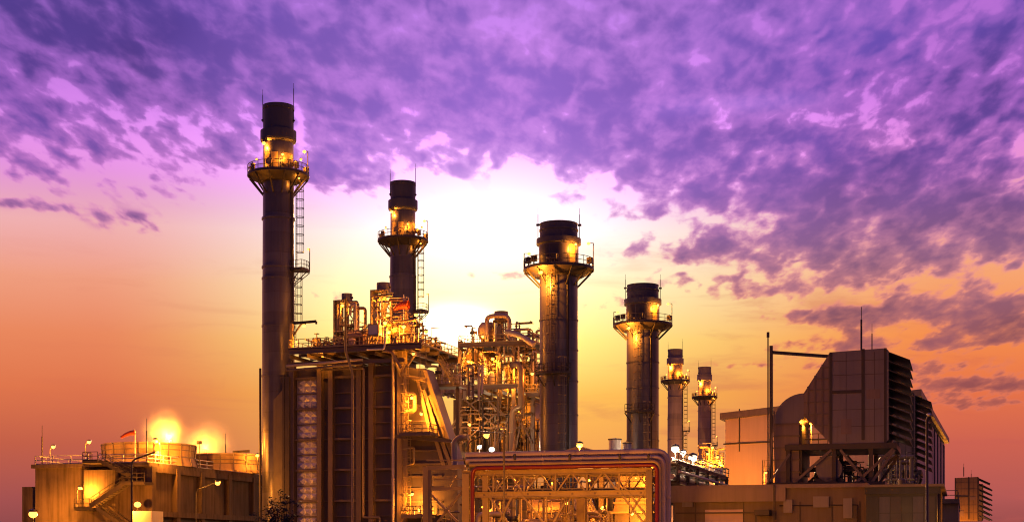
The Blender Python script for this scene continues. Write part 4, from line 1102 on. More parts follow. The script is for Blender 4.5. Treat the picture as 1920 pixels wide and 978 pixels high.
# lower side frame at the left end
lf = thing('side_frame', 'lower braced steel frame left of the pipe bridge', 'steel frame', (bs(830, TB + 12), TB + 12, 0))
TF = TB + 14
for px, w in ((799, .42), (806, .3), (872, .4)):
    q = MB(); s = bs(px, TF); q.ibeam((s, TF, 0), (s, TF, zy(875, s, TF)), w, w, up=(0, 1, 0)); q.build('column', M_STEEL_YL if px != 806 else M_STEEL, lf)
for (x0, y0, x1, y1, w) in ((800, 877, 872, 874, .34), (802, 916, 872, 914, .28), (803, 920, 865, 985, .17), (870, 916, 815, 985, .17), (815, 898, 870, 897, .1), (842, 912, 855, 890, .12), (800, 862, 870, 862, .12)):
    q = MB(); q.bar(B(x0, y0, TF), B(x1, y1, TF), w); q.build('brace' if w < .2 else 'beam', M_STEEL_YL, lf)
clutter('dark small pipes and valves inside the lower left frame', 'pipework', 'pipework', bs(806, TF + 3), bs(870, TF + 3), TF + 1, TF + 5, 0, 6.0, 20, 41, vessel=1, mats=[M_STEEL, M_STEEL_DK, M_ALU], maxr=.12)
# pipes on the bridge
G3 = 'pipes lying on the pipe bridge'
zP = lambda py, px=1050: zy(py, bs(px), TB)
def runpipe(label, px0, px1, py, tt_, r_, m, down=True, downpx=None, start_down=None, cl=2.5, n=18, bend=None):
    z = zy(py, sx(1050, tt_), tt_); s0, s1 = sx(px0, tt_), sx(px1, tt_)
    P = [(s0, tt_, z), (s1, tt_, z)]
    if start_down: P = [(s0, tt_, 0)] + P
    if down: P += [(s1, tt_, 0)]
    return pipe_thing(label, P, r_, m, G3, n, cl, bend=bend)
runpipe('biggest silver pipe on top of the bridge, turning down at its right end', 874, 1250, 851, TB + 1.0, .27, M_ALU, bend=.8)
runpipe('second silver pipe just below the biggest one on the bridge', 874, 1243, 861, TB + .3, .20, M_ALU, bend=.6)
runpipe('ochre pipe lying between the silver and the red pipes on the bridge', 880, 1236, 868, TB - .25, .15, M_STEEL_YL, bend=.5)
runpipe('red pipe along the bridge front dropping down at both ends', 886, 1232, 874, TB - .45, .14, M_REDPIPE, start_down=True, cl=4, bend=.5)
runpipe('grey pipe behind the biggest one on the bridge', 874, 1240, 855, TB + 1.8, .22, M_GREY)
pipe_thing('dark thick pipe bend inside the right bridge leg', [B(1226, 900, TB + 2), B(1240, 898, TB + 2), (sx(1240, TB + 2), TB + 2, 0)], .28, M_STEEL_DK, None, 14, bend=.6)
q = MB()
for px in (965, 1068, 1162, 1216): q.bar(B(px, 862, TB - .3), B(px, 853, TB - .3), .14); q.ball(B(px, 853, TB - .3), .12, 8, 5)
o = q.build('pipe_vent', M_STEEL_DK); tag(o, 'row of small dark vent valves on the bridge pipes', 'valve'); o['kind'] = 'stuff'
# tall thin pole in front
root = thing('street_pole', 'slim dark lamp pole crossing in front of the pipe bridge', 'pole', (sx(945, 88), 88, 0))
m = MB(); a_ = pt(945, 812, 88); m.tube((a_.x, 88, 0), a_, .06, 8); m.build('pole', M_STEEL_DK, root)
m = MB(); m.bar(a_, pt(925, 803, 88), .05); m.bar(a_, pt(884, 806, 92), .05); m.build('arm', M_STEEL_DK, root)
lamp_post('dazzling floodlamp on a post above the bridge between the two wide chimneys', 1087, 834, 108, zP(860), pole_px=1087, power=1700, r=.24, group=GL, off=(0, -.3, -.35))
# small lamps under the bridge
for lb, px, py, tt_, pw in (('bare lamp inside the right end of the bridge, lower one', 1240, 884, TB + 4, 260), ('bare lamp inside the right end of the bridge, upper one', 1224, 873, TB + 3.5, 260),
                        ('lamp hanging under the middle of the bridge left of the ladder', 1003, 930, TB + 7, 420)):
    p = pt(px, py, tt_); root = thing('hanging_lamp', lb, 'lamp', (p.x, tt_, p.z), 'small lamps under the pipe bridge')
    m = MB(); m.bar(p + Vector((0, .1, .1)), p + Vector((0, .1, .8)), .05); m.lathe((p.x, tt_), [(.04, p.z + .3), (.3, p.z + .14), (.3, p.z + .1)], 10); m.build('lamp_shade', M_STEEL_DK, root)
    MB().ball(p, .14, 8, 6).build('bulb', M_BULB, root); glow(root, p, pw, off=(0, -.2, -.3))

# ------------------------------------------------------------------ machinery behind the bridge
TM = 128.0
mh = thing('turbine_exhaust_housing', 'ochre-lit stepped exhaust housing behind the right end of the bridge', 'machine housing', (sx(1198, TM), TM, 0))
for (x0, x1, ytop, ybot) in ((1164, 1216, 885, 905), (1160, 1218, 906, 925), (1157, 1219, 926, 942), (1153, 1220, 943, 960)):
    q = MB(); a_, e_ = pt(x0, ytop, TM), pt(x1, ybot, TM); q.prism([(a_.x, TM, a_.z), (e_.x, TM, a_.z), (e_.x + .2, TM, e_.z), (a_.x - .2, TM, e_.z)], (0, 8, 0)); q.build('casing_ring', M_TANK, mh)
    q = MB(); q.box((a_.x - .35, TM - .15, e_.z - .05), (e_.x + .35, TM - .003, e_.z + .12)); q.build('flange', M_STEEL_YL, mh)
q = MB(); a_ = pt(1150, 962, TM); e_ = pt(1222, 962, TM); q.box((a_.x, TM + .5, 0), (e_.x, TM + 8, a_.z)); q.build('base', M_STEEL, mh)
lamp(mh, pt(1192, 895, TM - 2.5), 900, .05, off=(0, 0, -.3)); lamp(mh, pt(1185, 962, TM - 1.5), 700, .13)
tb = thing('turbine_duct', 'big round-bellied dark duct in the middle behind the truss', 'duct', (sx(1020, TM + 6), TM + 6, 0))
q = MB(); a_, e_ = pt(975, 925, TM + 4), pt(1062, 955, TM + 4); q.box((a_.x, TM + 4, e_.z), (e_.x, TM + 12, a_.z)); q.build('duct_body', M_PANEL, tb)
q = MB(); c0, c1_ = pt(1000, 952, TM + 3), pt(1058, 950, TM + 3); c1_.z = c0.z; q.tube(c0, c1_, 1.6, 24); q.build('duct_bend', M_TANK, tb)
q = MB(); a_, e_ = pt(985, 958, TM + 4), pt(1150, 985, TM + 4); q.box((a_.x, TM + 4, 0), (e_.x, TM + 9, a_.z)); q.build('plinth', M_STEEL, tb)
lamp(tb, pt(1062, 942, TM - 1), 800, .12); lamp(tb, pt(990, 950, TM - 1.5), 600, .08)
for (lb, x0, x1, y0, y1, t_, m_) in (('dark equipment box left behind the bridge', 925, 965, 930, 1000, 140, M_PANEL), ('brown panelled box seen through the truss left of the ladder', 968, 1000, 892, 915, 150, M_TANK),
                                ('wide pinkish duct crossing high behind the truss', 1105, 1160, 880, 898, 135, M_GREY2), ('dark machine enclosure behind the bridge ladder', 1100, 1150, 930, 1000, 136, M_PANEL)):
    root = thing('equipment_box', lb, 'equipment', (sx((x0 + x1) / 2, t_), t_, 0)); a_, e_ = pt(x0, y0, t_), pt(x1, y1, t_)
    q = MB(); q.box((a_.x, t_, max(0, e_.z)), (e_.x, t_ + 4, a_.z)); q.build('body', m_, root)
    q = MB()
    for f in (0, .33, .66, 1):
        s = a_.x + (e_.x - a_.x) * f; q.bar((s, t_ - .06, max(0, e_.z)), (s, t_ - .06, a_.z), .16)
    for f in (0, .5, 1):
        z = max(0, e_.z) + (a_.z - max(0, e_.z)) * f; q.bar((a_.x, t_ - .07, z), (e_.x, t_ - .07, z), .14)
    q.build('stiffener', M_STEEL, root)
    q = MB()
    for s in (a_.x + .2, e_.x - .2): q.bar((s, t_ + .3, 0), (s, t_ + .3, max(0.05, e_.z)), .3)
    q.build('leg', M_STEEL, root)
clutter('crowded pipes behind the left half of the bridge', 'pipework', 'pipework', sx(890, 118), sx(985, 118), 112, 124, 0, 7.5, 40, 51, vessel=3, maxr=.2)
clutter('crowded pipes behind the middle of the bridge', 'pipework', 'pipework', sx(990, 118), sx(1080, 118), 112, 124, 0, 7.5, 34, 52, vessel=3, maxr=.22)
clutter('crowded pipes behind the right half of the bridge', 'pipework', 'pipework', sx(1085, 118), sx(1160, 118), 112, 122, 0, 7.5, 26, 53, vessel=2, maxr=.2)
clutter('dim pipework and valves far behind the bridge truss', 'pipework', 'pipework', sx(880, 150), sx(1225, 150), 142, 152, 0, 10.0, 60, 54, vessel=6, mats=[M_STEEL, M_TANK, M_STEEL_DK], maxr=.3)
for k, (px, py, tt_, pw) in enumerate(((940, 948, 122, 600), (1035, 905, 124, 700), (1105, 900, 119, 1500), (1130, 950, 121, 450), (965, 900, 136, 800), (1180, 915, 119, 900), (1075, 958, 120, 600), (905, 950, 121, 500))):
    p = pt(px, py, tt_); root = thing('work_light', ('%s work light from the left among the pipes behind the bridge' % ('third', 'fifth', 'seventh', 'eighth', 'fourth', 'rightmost', 'sixth', 'leftmost')[k]), 'work light', (p.x, tt_, 0), 'work lights among the pipes behind the bridge')
    m = MB(); m.tube((p.x, tt_, 0), (p.x, tt_, p.z - .1), .04, 6); m.build('stand', M_STEEL_DK, root)
    MB().ball(p, .09, 8, 6).build('bulb', M_BULB, root); glow(root, p, pw, off=(0, -.2, .1))
# second row of columns and beams behind the bridge (under-structure)
bf = thing('support_frame', 'dark steel support frame standing behind the pipe bridge', 'steel frame', (sx(1050, 134), 134, 0))
for px in (930, 985, 1040, 1104, 1128, 1160):
    q = MB(); s = sx(px, 133); q.ibeam((s, 133, 0), (s, 133, zy(888, s, 133)), .45, .45, up=(0, 1, 0)); q.build('column', M_STEEL if px != 1128 else M_STEEL_YL, bf)
for (x0, y0, x1, y1) in ((925, 930, 1160, 916), (925, 895, 1160, 883), (1104, 935, 1080, 1000), (1106, 935, 1135, 1000), (930, 935, 985, 990), (985, 935, 1040, 985)):
    q = MB(); q.bar(pt(x0, y0, 132.6), pt(x1, y1, 132.6), .35); q.build('beam', M_STEEL, bf)
# pitched small roof behind the dazzling lamp, white capped vent
root = thing('roof_canopy', 'low pitched canopy roof behind the dazzling bridge lamp', 'canopy', (sx(1085, 150), 150, 0))
q = MB(); q.prism([pt(1035, 850, 150), pt(1086, 835, 150), pt(1128, 848, 150), pt(1128, 862, 150), pt(1035, 862, 150)], (0, 10, 0)); q.build('roof', M_GREY2, root)
q = MB()
for px in (1040, 1124): s = sx(px, 151); q.bar((s, 151, 0), (s, 151, zy(862, s, 151)), .3)
q.build('post', M_STEEL, root)
def capvent(lb, px, r_px, pyt, pyb, t_):
    s = sx(px, t_); r_ = r_px / F * depth(s, t_); root = thing('round_vent', lb, 'vent', (s, t_, 0))
    m = MB(); m.lathe((s, t_), [(r_, 0), (r_, zy(pyt + 4, s, t_))], 24); m.build('shell', M_WHITE, root)
    m = MB(); m.lathe((s, t_), [(r_ * 1.0, zy(pyt + 4, s, t_)), (r_ * 1.14, zy(pyt + 4, s, t_)), (r_ * 1.14, zy(pyt + 2, s, t_)), (.02, zy(pyt, s, t_))], 24); m.build('lid', M_STEEL_DK, root)
capvent('pale round vent with a dark lid left of the second wide chimney', 1153, 11.5, 820, 850, 160)
capvent('pale round vent partly hidden at the left edge of the second wide chimney', 1176, 8, 827, 850, 190)

# ------------------------------------------------------------------ pipe rack going away to the right of the bridge
SR = sx(1270, 156) - 4.5
rk = thing('pipe_rack', 'dark pipe rack receding behind the right bridge leg, with white floodlights above', 'pipe rack', (SR, 150, 0))
zr = zy(868, SR, 156)
for t_ in (156.5, 162, 168, 175, 182, 190):
    q = MB()
    q.ibeam((SR, t_, 0), (SR, t_, zr), .4, .4, up=(0, 1, 0)); q.ibeam((SR + 4.5, t_, 0), (SR + 4.5, t_, zr), .4, .4, up=(0, 1, 0))
    for dz in (-.2, -2, -3.6): q.ibeam((SR, t_, zr + dz), (SR + 4.5, t_, zr + dz), .35, .35)
    q.build('portal', M_STEEL_DK, rk)
for dz in (0, -2, -3.6):
    q = MB(); q.ibeam((SR + 4.5, 156, zr + dz), (SR + 4.5, 191, zr + dz), .3, .4); q.ibeam((SR, 156, zr + dz), (SR, 191, zr + dz), .3, .4); q.build('longitudinal_beam', M_STEEL_DK, rk)
q = MB(); q.rail([(SR + 4.6, 156, zr + .1), (SR + 4.6, 191, zr + .1)], 1.1, 2.5, .05); q.rail([(SR, 156, zr + .1), (SR, 191, zr + .1)], 1.1, 2.5, .05); q.build('railing', M_STEEL, rk)
nm_ = ('lowest', 'second lowest', 'middle', 'second highest', 'highest', 'outer')
for k, (ds, dz, r_, m_) in enumerate(((4.0, -3.2, .25, M_ALU), (3.2, -3.3, .2, M_STEEL), (4.05, -1.5, .3, M_ALU), (3.0, -1.7, .2, M_STEEL), (3.9, .35, .25, M_ALU), (4.9, -1.0, .16, M_ALU))):
    pipe_thing('%s pipe running away along the rack right of the bridge' % nm_[k], [(SR + ds, 155, zr + dz), (SR + ds, 190 + k * .5, zr + dz)], r_, m_, 'pipes on the receding rack', 10, clamps=6)
for k, (px, py, t_, pw, r_) in enumerate(((1266, 841, 157, 1500, .42), (1281, 848, 165, 900, .32), (1299, 858, 174, 1700, .50))):
    root = lamp_post(('largest white floodlight, above the corner of the bridge', 'smaller white floodlight between the two big ones over the rack', 'round white floodlight farther along the rack, below the distant chimney')[k], px, py, t_, zr, pole_px=px, power=pw, r=r_, white=True, group='white floodlights over the pipe rack', off=(.4, -.7, -.4))
lamp_post('orange lamp at the far end of the rack, beside the pink hall', 1343, 903, 221, 0, pole_px=1343, power=9000, r=.5, group=GL, off=(1.0, -1.5, -.3))
lamp_post('thin curved bracket lamp over the tan building at its left', 1352, 907, 210, 0, pole_px=1388, power=30, r=.06, group=GL)
# far boiler top at the foot of the thin chimneys
fb = thing('boiler', 'distant boiler top crowded with orange lamps between thin chimney and pink hall', 'boiler', (sx(1335, 440), 440, 0))
a_, e_ = pt(1305, 872, 430), pt(1358, 872, 430); q = MB(); q.box((a_.x, 430, a_.z - .6), (e_.x, 445, a_.z)); q.rail([(a_.x, 430, a_.z), (e_.x, 430, a_.z)], 1.3, 1.8, .07); q.build('deck', M_STEEL_YL, fb)
q = MB(); q.lathe((sx(1335, 436), 436), [(3.0, 0), (3.0, a_.z - 3), (3.4, a_.z - .6)], 24); q.build('leg', M_WHITE, fb)
for (px, py, pw) in ((1318, 862, 2500), (1332, 866, 2500), (1345, 856, 2500), (1350, 866, 2000), (1327, 850, 1800), (1336, 838, 1500), (1310, 866, 1500)): lamp(fb, pt(px, py, 429), pw, .34, off=(0, .5, -.6))
clutter('tiny orange-lit pipework on the distant boiler top', 'pipework', 'pipework', sx(1308, 432), sx(1356, 432), 431, 438, a_.z, 6.5, 24, 61, vessel=3, mats=[M_STEEL_YL, M_ALU], maxr=.35)
pipe_thing('pale pipe hooking down beside the pink hall', [pt(1340, 900, 300), pt(1340, 884, 300), pt(1350, 880, 300), pt(1352, 905, 300), pt(1352, 960, 300)], .5, M_WHITE, None, 12, bend=1)

# ------------------------------------------------------------------ turbine hall (own heading)
hall = thing('turbine_hall', 'large pink-lit hall with sloping roof behind the intake houses', 'hall', (sx(1540, 235), 235, 0))
TH = 232.0
hp = [pt(1360, 786, TH), pt(1716, 742, TH)]
sR = hp[1].x; far = 330
q = MB(); q.prism([(hp[0].x, TH, 0), (sR, TH, 0), (sR, TH, hp[1].z), (hp[0].x, TH, hp[0].z)], (0, .4, 0)); q.build('front_wall', M_HALL, hall)
q = MB(); dv = Vector((3.0, 100, 0))
q.prism([(sR + .003, TH + .1, 0), (sR + .003, TH + .1, hp[1].z - .6), Vector((sR + .003, TH + .1, hp[1].z - .6)) + dv, Vector((sR + .003, TH + .1, 0)) + dv], (-.4, .05, 0)); q.build('side_wall', M_HALL, hall)
q = MB(); q.prism([(hp[0].x - .8, TH - .4, hp[0].z), (sR + .9, TH - .4, hp[1].z), Vector((sR + .9, TH - .4, hp[1].z)) + dv, Vector((hp[0].x - .8, TH - .4, hp[0].z)) + dv], (0, 0, 1.0)); q.build('roof', M_GREY2, hall)
q = MB(); q.bar((hp[0].x - .3, TH - .1, hp[0].z - 3.8), (sR, TH - .1, hp[1].z - 3.8 - 2), .2); q.bar((hp[0].x + 2.2, TH - .15, hp[0].z + 1.6), (hp[0].x + 2.2, TH - .15, hp[0].z - 5), .16); q.build('conduit', M_STEEL_DK, hall)
for f in (.25, .5, .62, .75, .88):
    p = Vector((sR + .3, TH, 0)) + dv * f
    q = MB(); q.bar(p, p + Vector((0, 0, hp[1].z - 1)), .25); q.build('downpipe', M_STEEL, hall)
for f in (.45, .7):
    p = Vector((sR + .3, TH, hp[1].z * .45)) + dv * f
    q = MB(); q.box(p + Vector((-.2, -3, -.8)), p + Vector((1.3, 3, 1.2))); q.build('wall_vent', M_STEEL_DK, hall)

# ------------------------------------------------------------------ control buildings at lower right
TL = 138.0
tan_ = thing('plant_building', 'tan panelled flat-roofed building under the nearer intake house', 'building', (sx(1440, TL), TL, 0))
zR = zy(912, sx(1500, TL), TL)
a0s, a1s = sx(1262, TL), sx(1624, TL)
q = MB(); q.box((a0s, TL, 0), (a1s, TL + 16, zR - .1)); q.build('wall', M_TANBLD, tan_)
q = MB(); q.box((a0s - .2, TL - .35, zR - .1), (a1s + .2, TL + 16.3, zR + .25)); q.build('roof', M_GREY2, tan_)
q = MB(); q.box((a0s - .1, TL - .5, zR - 1.3), (sx(1474, TL), TL - .36, zR - .05)); q.build('fascia', M_GREY2, tan_)
q = MB(); q.box((sx(1322, TL), TL - .05, 0), (sx(1394, TL), TL - .002, zR - 2.0)); q.build('roller_door', M_HALL, tan_)
q = MB(); q.bar((sx(1453, TL), TL - .55, 0), (sx(1453, TL), TL - .55, zR + .2), .16); q.bar((sx(1268, TL), TL - .2, zR - 2.3), (sx(1425, TL), TL - .2, zR - 2.3), .12); q.build('conduit', M_STEEL_DK, tan_)
for px in (1304, 1394, 1500, 1560, 1612):
    q = MB(); q.bar((sx(px, TL), TL - .05, 0), (sx(px, TL), TL - .05, zR - 1.35), .07); q.build('panel_joint', M_STEEL_DK, tan_)
q = MB(); q.box((sx(1414, TL - 2), TL - 2, zR - 2.6), (sx(1442, TL - 2), TL - .1, zR - 2.1)); q.bar((sx(1417, TL - 2), TL - 1.9, zR - 2.2), (sx(1412, TL - 2), TL - 1.9, 0), .12); q.bar((sx(1417, TL - 2), TL - 1.9, zR - 2.2), (sx(1424, TL - 2), TL - 1.9, 0), .12); q.build('bracket', M_STEEL_DK, tan_)
for px, py, w_, h_ in ((1290, 935, .5, .7), (1478, 948, .4, .6), (1540, 940, .7, .5), (1590, 952, .4, .9)):
    p = pt(px, py, TL); q = MB(); q.box((p.x - w_, TL - .35, p.z - h_), (p.x + w_, TL - .003, p.z + h_)); q.build('wall_box', M_GREY, tan_)
q = MB(); q.pipe([(sx(1462, TL), TL - .2, zR - 1.7), (sx(1608, TL), TL - .2, zR - 1.7), (sx(1608, TL), TL - .2, 0)], .06, 6); q.build('wall_pipe', M_STEEL_DK, tan_)
dk = thing('plant_building', 'dark panelled building with metal wall tiles at lower right', 'building', (sx(1700, TL - 3), TL - 3, 0))
TK = TL - 4; b0s, b1s = sx(1624, TK), sx(1757, TK); zK = zy(910, sx(1690, TK), TK)
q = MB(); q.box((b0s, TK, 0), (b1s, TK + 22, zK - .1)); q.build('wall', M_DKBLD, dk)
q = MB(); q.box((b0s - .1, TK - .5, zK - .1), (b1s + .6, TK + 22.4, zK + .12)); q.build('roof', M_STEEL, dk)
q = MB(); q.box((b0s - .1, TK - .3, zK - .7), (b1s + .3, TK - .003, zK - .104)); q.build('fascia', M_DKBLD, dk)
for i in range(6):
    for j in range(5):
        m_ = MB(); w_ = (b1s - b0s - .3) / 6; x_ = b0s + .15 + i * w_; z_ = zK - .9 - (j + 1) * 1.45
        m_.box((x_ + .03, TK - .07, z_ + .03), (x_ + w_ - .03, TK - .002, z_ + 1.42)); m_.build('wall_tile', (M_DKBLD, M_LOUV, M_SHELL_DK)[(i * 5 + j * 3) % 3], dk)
q = MB(); q.box((sx(1700, TL) - 5, 0, 0), (sx(1700, TL) - 4.9, .1, .1)) if False else None
q = MB(); q.box((a1s + .21, TL - .2, zR - 1.4), (a1s + 1.1, TL - .1, zR - .9)); q.build('lit_strip', M_BULB, dk)
for k in range(4):
    q = MB(); t_ = TK + 2 + k * 5.4; q.bar((b1s + .1, t_, 0), (b1s + .1, t_, zK - .1), .2); q.build('corner_post', M_STEEL_YL, dk)
glow(dk, (b1s + 2.5, TK + 8, zK - 2.5), 500, off=(0, 0, 0))
# lower far building and rails behind the dark one
lw = thing('plant_building', 'low building with roof railing beyond the dark panelled one', 'building', (sx(1800, 190), 190, 0))
q = MB(); zz_ = zy(943, sx(1790, 180), 180); q.box((sx(1762, 180), 180, 0), (sx(1797, 180), 215, zz_)); q.build('wall', M_GREY2, lw)
q = MB(); q.box((sx(1758, 180), 179, zz_), (sx(1799, 180), 215.5, zz_ + .4)); q.rail([(sx(1765, 181), 180, zz_ + .4), (sx(1796, 180), 180, zz_ + .4), (sx(1796, 180), 215, zz_ + .4)], 1.1, 2, .04); q.build('roof', M_STEEL, lw)

# ------------------------------------------------------------------ air intake houses
def intake(label, px0, px1, pyt, pyb, t_, depth_m, elbow=True, n=12, bl=1.25, seed=0, mat_=M_GREY, lite=True):
    s0, s1 = sx(px0, t_), sx(px1, t_); zt = zy(pyt, s1, t_); zb_ = zy(pyb, s1, t_); H = zt - zb_
    W = s1 - s0; root = thing('intake_house', label, 'air intake', ((s0 + s1) / 2, t_, 0), 'air intake filter houses')
    # chamfered box: top right corner cut back
    prof = [(s0, zb_), (s1, zb_), (s1 + .25, zb_ + .3), (s1 + .25, zt - .25), (s1, zt), (s0, zt - .2)]
    q = MB(); q.prism([(x, t_, z) for x, z in prof], (0, depth_m, 0)); q.build('housing', mat_, root)
    # seams: dark strips
    q = MB(); sm_ = s0 + W * .60
    q.bar((sm_, t_ - .03, zb_ + .3), (sm_, t_ - .03, zt), .3, .06, up=(0, 1, 0)); q.bar((s0 + .1, t_ - .035, zb_ + H * .55), (sm_, t_ - .035, zb_ + H * .55), .06, .3)
    q.bar((s1 - .05, t_ - .03, zb_), (s1 - .05, t_ - .03, zt), .25, .06, up=(0, 1, 0)); q.bar((s0 + .15, t_ - .03, zb_), (s0 + .15, t_ - .03, zt - .2), .25, .06, up=(0, 1, 0)); q.build('seam_strip', M_STEEL_DK, root)
    for fx, fz, w_, h_ in ((.72, .47, .32, .55), (.84, .47, .32, .55), (.30, .10, .5, .9)):
        q = MB(); q.box((s0 + W * fx - w_, t_ - .03, zb_ + H * fz), (s0 + W * fx + w_, t_ - .002, zb_ + H * fz + h_ * 1.6)); q.build('hatch', M_GREY2, root)
    q = MB()
    for fz in (.18, .36, .73, .88): q.bar((s0 + .3, t_ - .012, zb_ + H * fz), (s1 - .2, t_ - .012, zb_ + H * fz), .024, .035)
    for fx in (.3, .8): q.bar((s0 + W * fx, t_ - .012, zb_ + .2), (s0 + W * fx, t_ - .012, zt - .3), .035, .024, up=(0, 1, 0))
    q.build('panel_joint', M_STEEL_DK, root)
    # weather hoods on the right side
    for k in range(n):
        z = zt - .35 - (H - .5) * k / n; hh = (H - .5) / n
        up_ = .55 if k < n // 2 else 0
        q = MB(); x0 = s1 + .26; q.prism([(x0, t_ + .05, z), (x0 + bl, t_ + .05, z - hh * .98), (x0 + bl, t_ + .05, z - hh * .98 - .06), (x0, t_ + .05, z - .08)], (0, depth_m - .1, 0)); q.build('hood', M_LOUV, root)
        q = MB(); q.face([(x0, t_ + .06, z - .08), (x0 + bl * .97, t_ + .06, z - hh * 1.15 - .06), (x0, t_ + .06, z - hh * .9)]); q.build('hood_cheek', M_GREY2, root) if False else None
    # transition and elbow duct at the left
    if elbow:
        xt = s0 - W * .46
        q = MB(); zm = zb_ + H * .50
        q.prism([(s0 - .003, t_ + .1, zt - .3), (s0 - .003, t_ + .1, zb_ + .15), (xt, t_ + .1, zb_ + H * .305), (xt, t_ + .1, zb_ + H * .554)], (0, depth_m - .2, 0)); q.build('transition', M_GREY2, root)
        q = MB()
        for f in (.0, .28, .56, .84):
            x = s0 + (xt - s0) * f; za = (zt - .3) + (zb_ + H * .554 - zt + .3) * f; zc = zb_ + .15 + (H * .305 - .15) * f
            q.bar((x, t_ + .04, zc), (x, t_ + .04, za), .1, .14)
        for z in (.2, .32, .45, .58, .7, .82):
            zc = zb_ + H * z
            fa = 0; fb_ = 1
            # clip against sloping top and bottom
            top = lambda f: (zt - .3) + (zb_ + H * .554 - zt + .3) * f
            bot = lambda f: zb_ + .15 + (H * .305 - .15) * f
            fs = [j / 20 for j in range(21) if bot(j / 20) <= zc <= top(j / 20)]
            if fs: q.bar((s0 + (xt - s0) * min(fs), t_ + .05, zc), (s0 + (xt - s0) * max(fs), t_ + .05, zc), .1, .12)
        q.build('stiffener', M_STEEL, root)
        # elbow: quarter ring, then straight down
        re = W * .56; cxe, cze = xt, zb_ + H * .554 - re
        arc = [(cxe - math.sin(a) * re, cze + math.cos(a) * re) for a in [math.pi / 2 * j / 10 for j in range(11)]]
        inn_r = re * .16; arci = [(cxe - math.sin(a) * inn_r, cze + math.cos(a) * inn_r) for a in [math.pi / 2 * j / 6 for j in range(7)]]
        poly = [(x, t_ + .3, z) for x, z in arc + arci[::-1]]
        q = MB(); q.prism(poly, (0, depth_m - .6, 0)); q.build('elbow', M_GREY, root)
        xl, xr = cxe - re, cxe - inn_r; zf = zy(905, s0, t_)
        q = MB(); q.prism([(xl, t_ + .32, cze), (xr, t_ + .32, cze), (xr, t_ + .32, zf), (xl + .15, t_ + .32, zf)], (0, depth_m - .64, 0)); q.build('down_duct', M_GREY2, root)
        for z in [cze + .02 - k * (cze - zf) / 5 for k in range(5)]:
            q = MB(); q.box((xl - .08, t_ + .18, z - .07), (xr + .08, t_ + .317, z + .07)); q.build('flange', M_STEEL, root)
        # throat plate in dark
        q = MB(); q.box((xr + .003, t_ + .5, zf + 1), (xr + .25, t_ + depth_m - 1, cze)); q.build('inner_lining', M_STEEL_DK, root)
        return root, (xl, xr, zf, s0, s1, zb_, xt)
    return root, (s0, s1, zb_, s0, s1, zb_, s0)
TI = 146.0
ih1, g1_ = intake('nearest and largest grey air intake house with hooded right side and curved elbow duct', 1555, 1661, 652, 829, TI, 9.0, n=10, bl=1.95)
ih2, g2_ = intake('second grey air intake house, half hidden behind the nearest one', 1640, 1712, 735, 880, 190, 9.5, n=10, bl=1.9, elbow=False, mat_=M_GREY2)
ih3, g3_ = intake('small distant ochre-lit intake house at the lower right', 1790, 1834, 893, 975, 385, 11, n=8, bl=2.6, elbow=False, mat_=M_TANK)
ih4, g4_ = intake('farthest intake house, mostly hidden behind the small distant one', 1812, 1842, 906, 975, 430, 10, n=7, bl=2.4, elbow=False, mat_=M_TANK)
# support steel for the houses
def support(label, s0, s1, t0, t1, zb_, zf):
    root = thing('support_frame', label, 'steel frame', ((s0 + s1) / 2, t0, zf), 'steel frames carrying the intake houses')
    q = MB(); q.box((s0, t0, zb_ - .55), (s1, t1, zb_ - .02)); q.build('cradle', M_STEEL_DK, root)
    for s in (s0 + .3, (s0 + s1) / 2 - .6, s1 - 2.4):
        for t_ in (t0 + .4, t1 - .4):
            q = MB(); q.ibeam((s, t_, zf), (s, t_, zb_ - .55), .4, .4, up=(0, 1, 0)); q.build('column', M_STEEL_DK, root)
    for (a, b_) in (((s0 + .3, zf), (s0 + (s1 - s0) * .42, zb_ - .6)), ((s1 - 2.6, zf), (s1 - .2, zb_ - .7)), (((s0 + s1) / 2, zb_ - .6), (s1 - 2.4, zf)), (((s0 + s1) / 2 + 1, zf), (s1 - .3, zb_ - .6))):
        for t_ in (t0 + .2, t1 - .2):
            q = MB(); q.bar((a[0], t_, a[1]), (b_[0], t_, b_[1]), .26); q.build('brace', M_STEEL, root)
    return root
sf = support('dark braced steel under the nearest intake house', g1_[3] - 4.2, g1_[4] + 1.0, TI - .3, TI + 9, g1_[5], zR + .25)
support('braced steel under the second intake house', g2_[0] - 1.0, g2_[1] + 1.0, 190, 199, g2_[5], 6)
q = MB(); q.box((g1_[0] - .5, TI - 1.2, zR + .26), (g1_[4], TI + 9, zR + .75)); tag(q.build('plinth_beam', M_STEEL_DK), 'long dark base frame on the tan roof under the elbow duct', 'base frame')
clutter('small fans and pipes between the elbow duct and intake house supports', 'pipework', 'pipework', g1_[1] + .6, g1_[3] + 3.5, TI + 1, TI + 7, zR + .7, 2.4, 26, 71, vessel=2, mats=[M_STEEL, M_GREY, M_STEEL_DK], maxr=.2)
clutter('ochre-lit valves and pipes beyond the intake house supports', 'pipework', 'pipework', sx(1625, 165), sx(1720, 180), 165, 182, 8.5, 5.0, 28, 72, vessel=2, mats=[M_STEEL_YL, M_STEEL], maxr=.22)
root = thing('blower', 'rounded grey blower casing under the nearest intake house', 'blower', (sx(1552, TI + 1), TI + 1, zR + .75))
p = pt(1554, 878, TI + .5); q = MB(); q.tube(p, p + Vector((0, 2.4, 0)), 1.25, 24); q.build('casing', M_GREY, root); q = MB(); q.box(p + Vector((-1.3, 0, -1.6)), p + Vector((1.3, 2.4, -.9))); q.build('base', M_STEEL_DK, root)
pl = thing('deck_platform', 'small railed platform with a glowing lamp in the gap under the sloping duct', 'platform', (sx(1520, TI + 4), TI + 4, zR + .8))
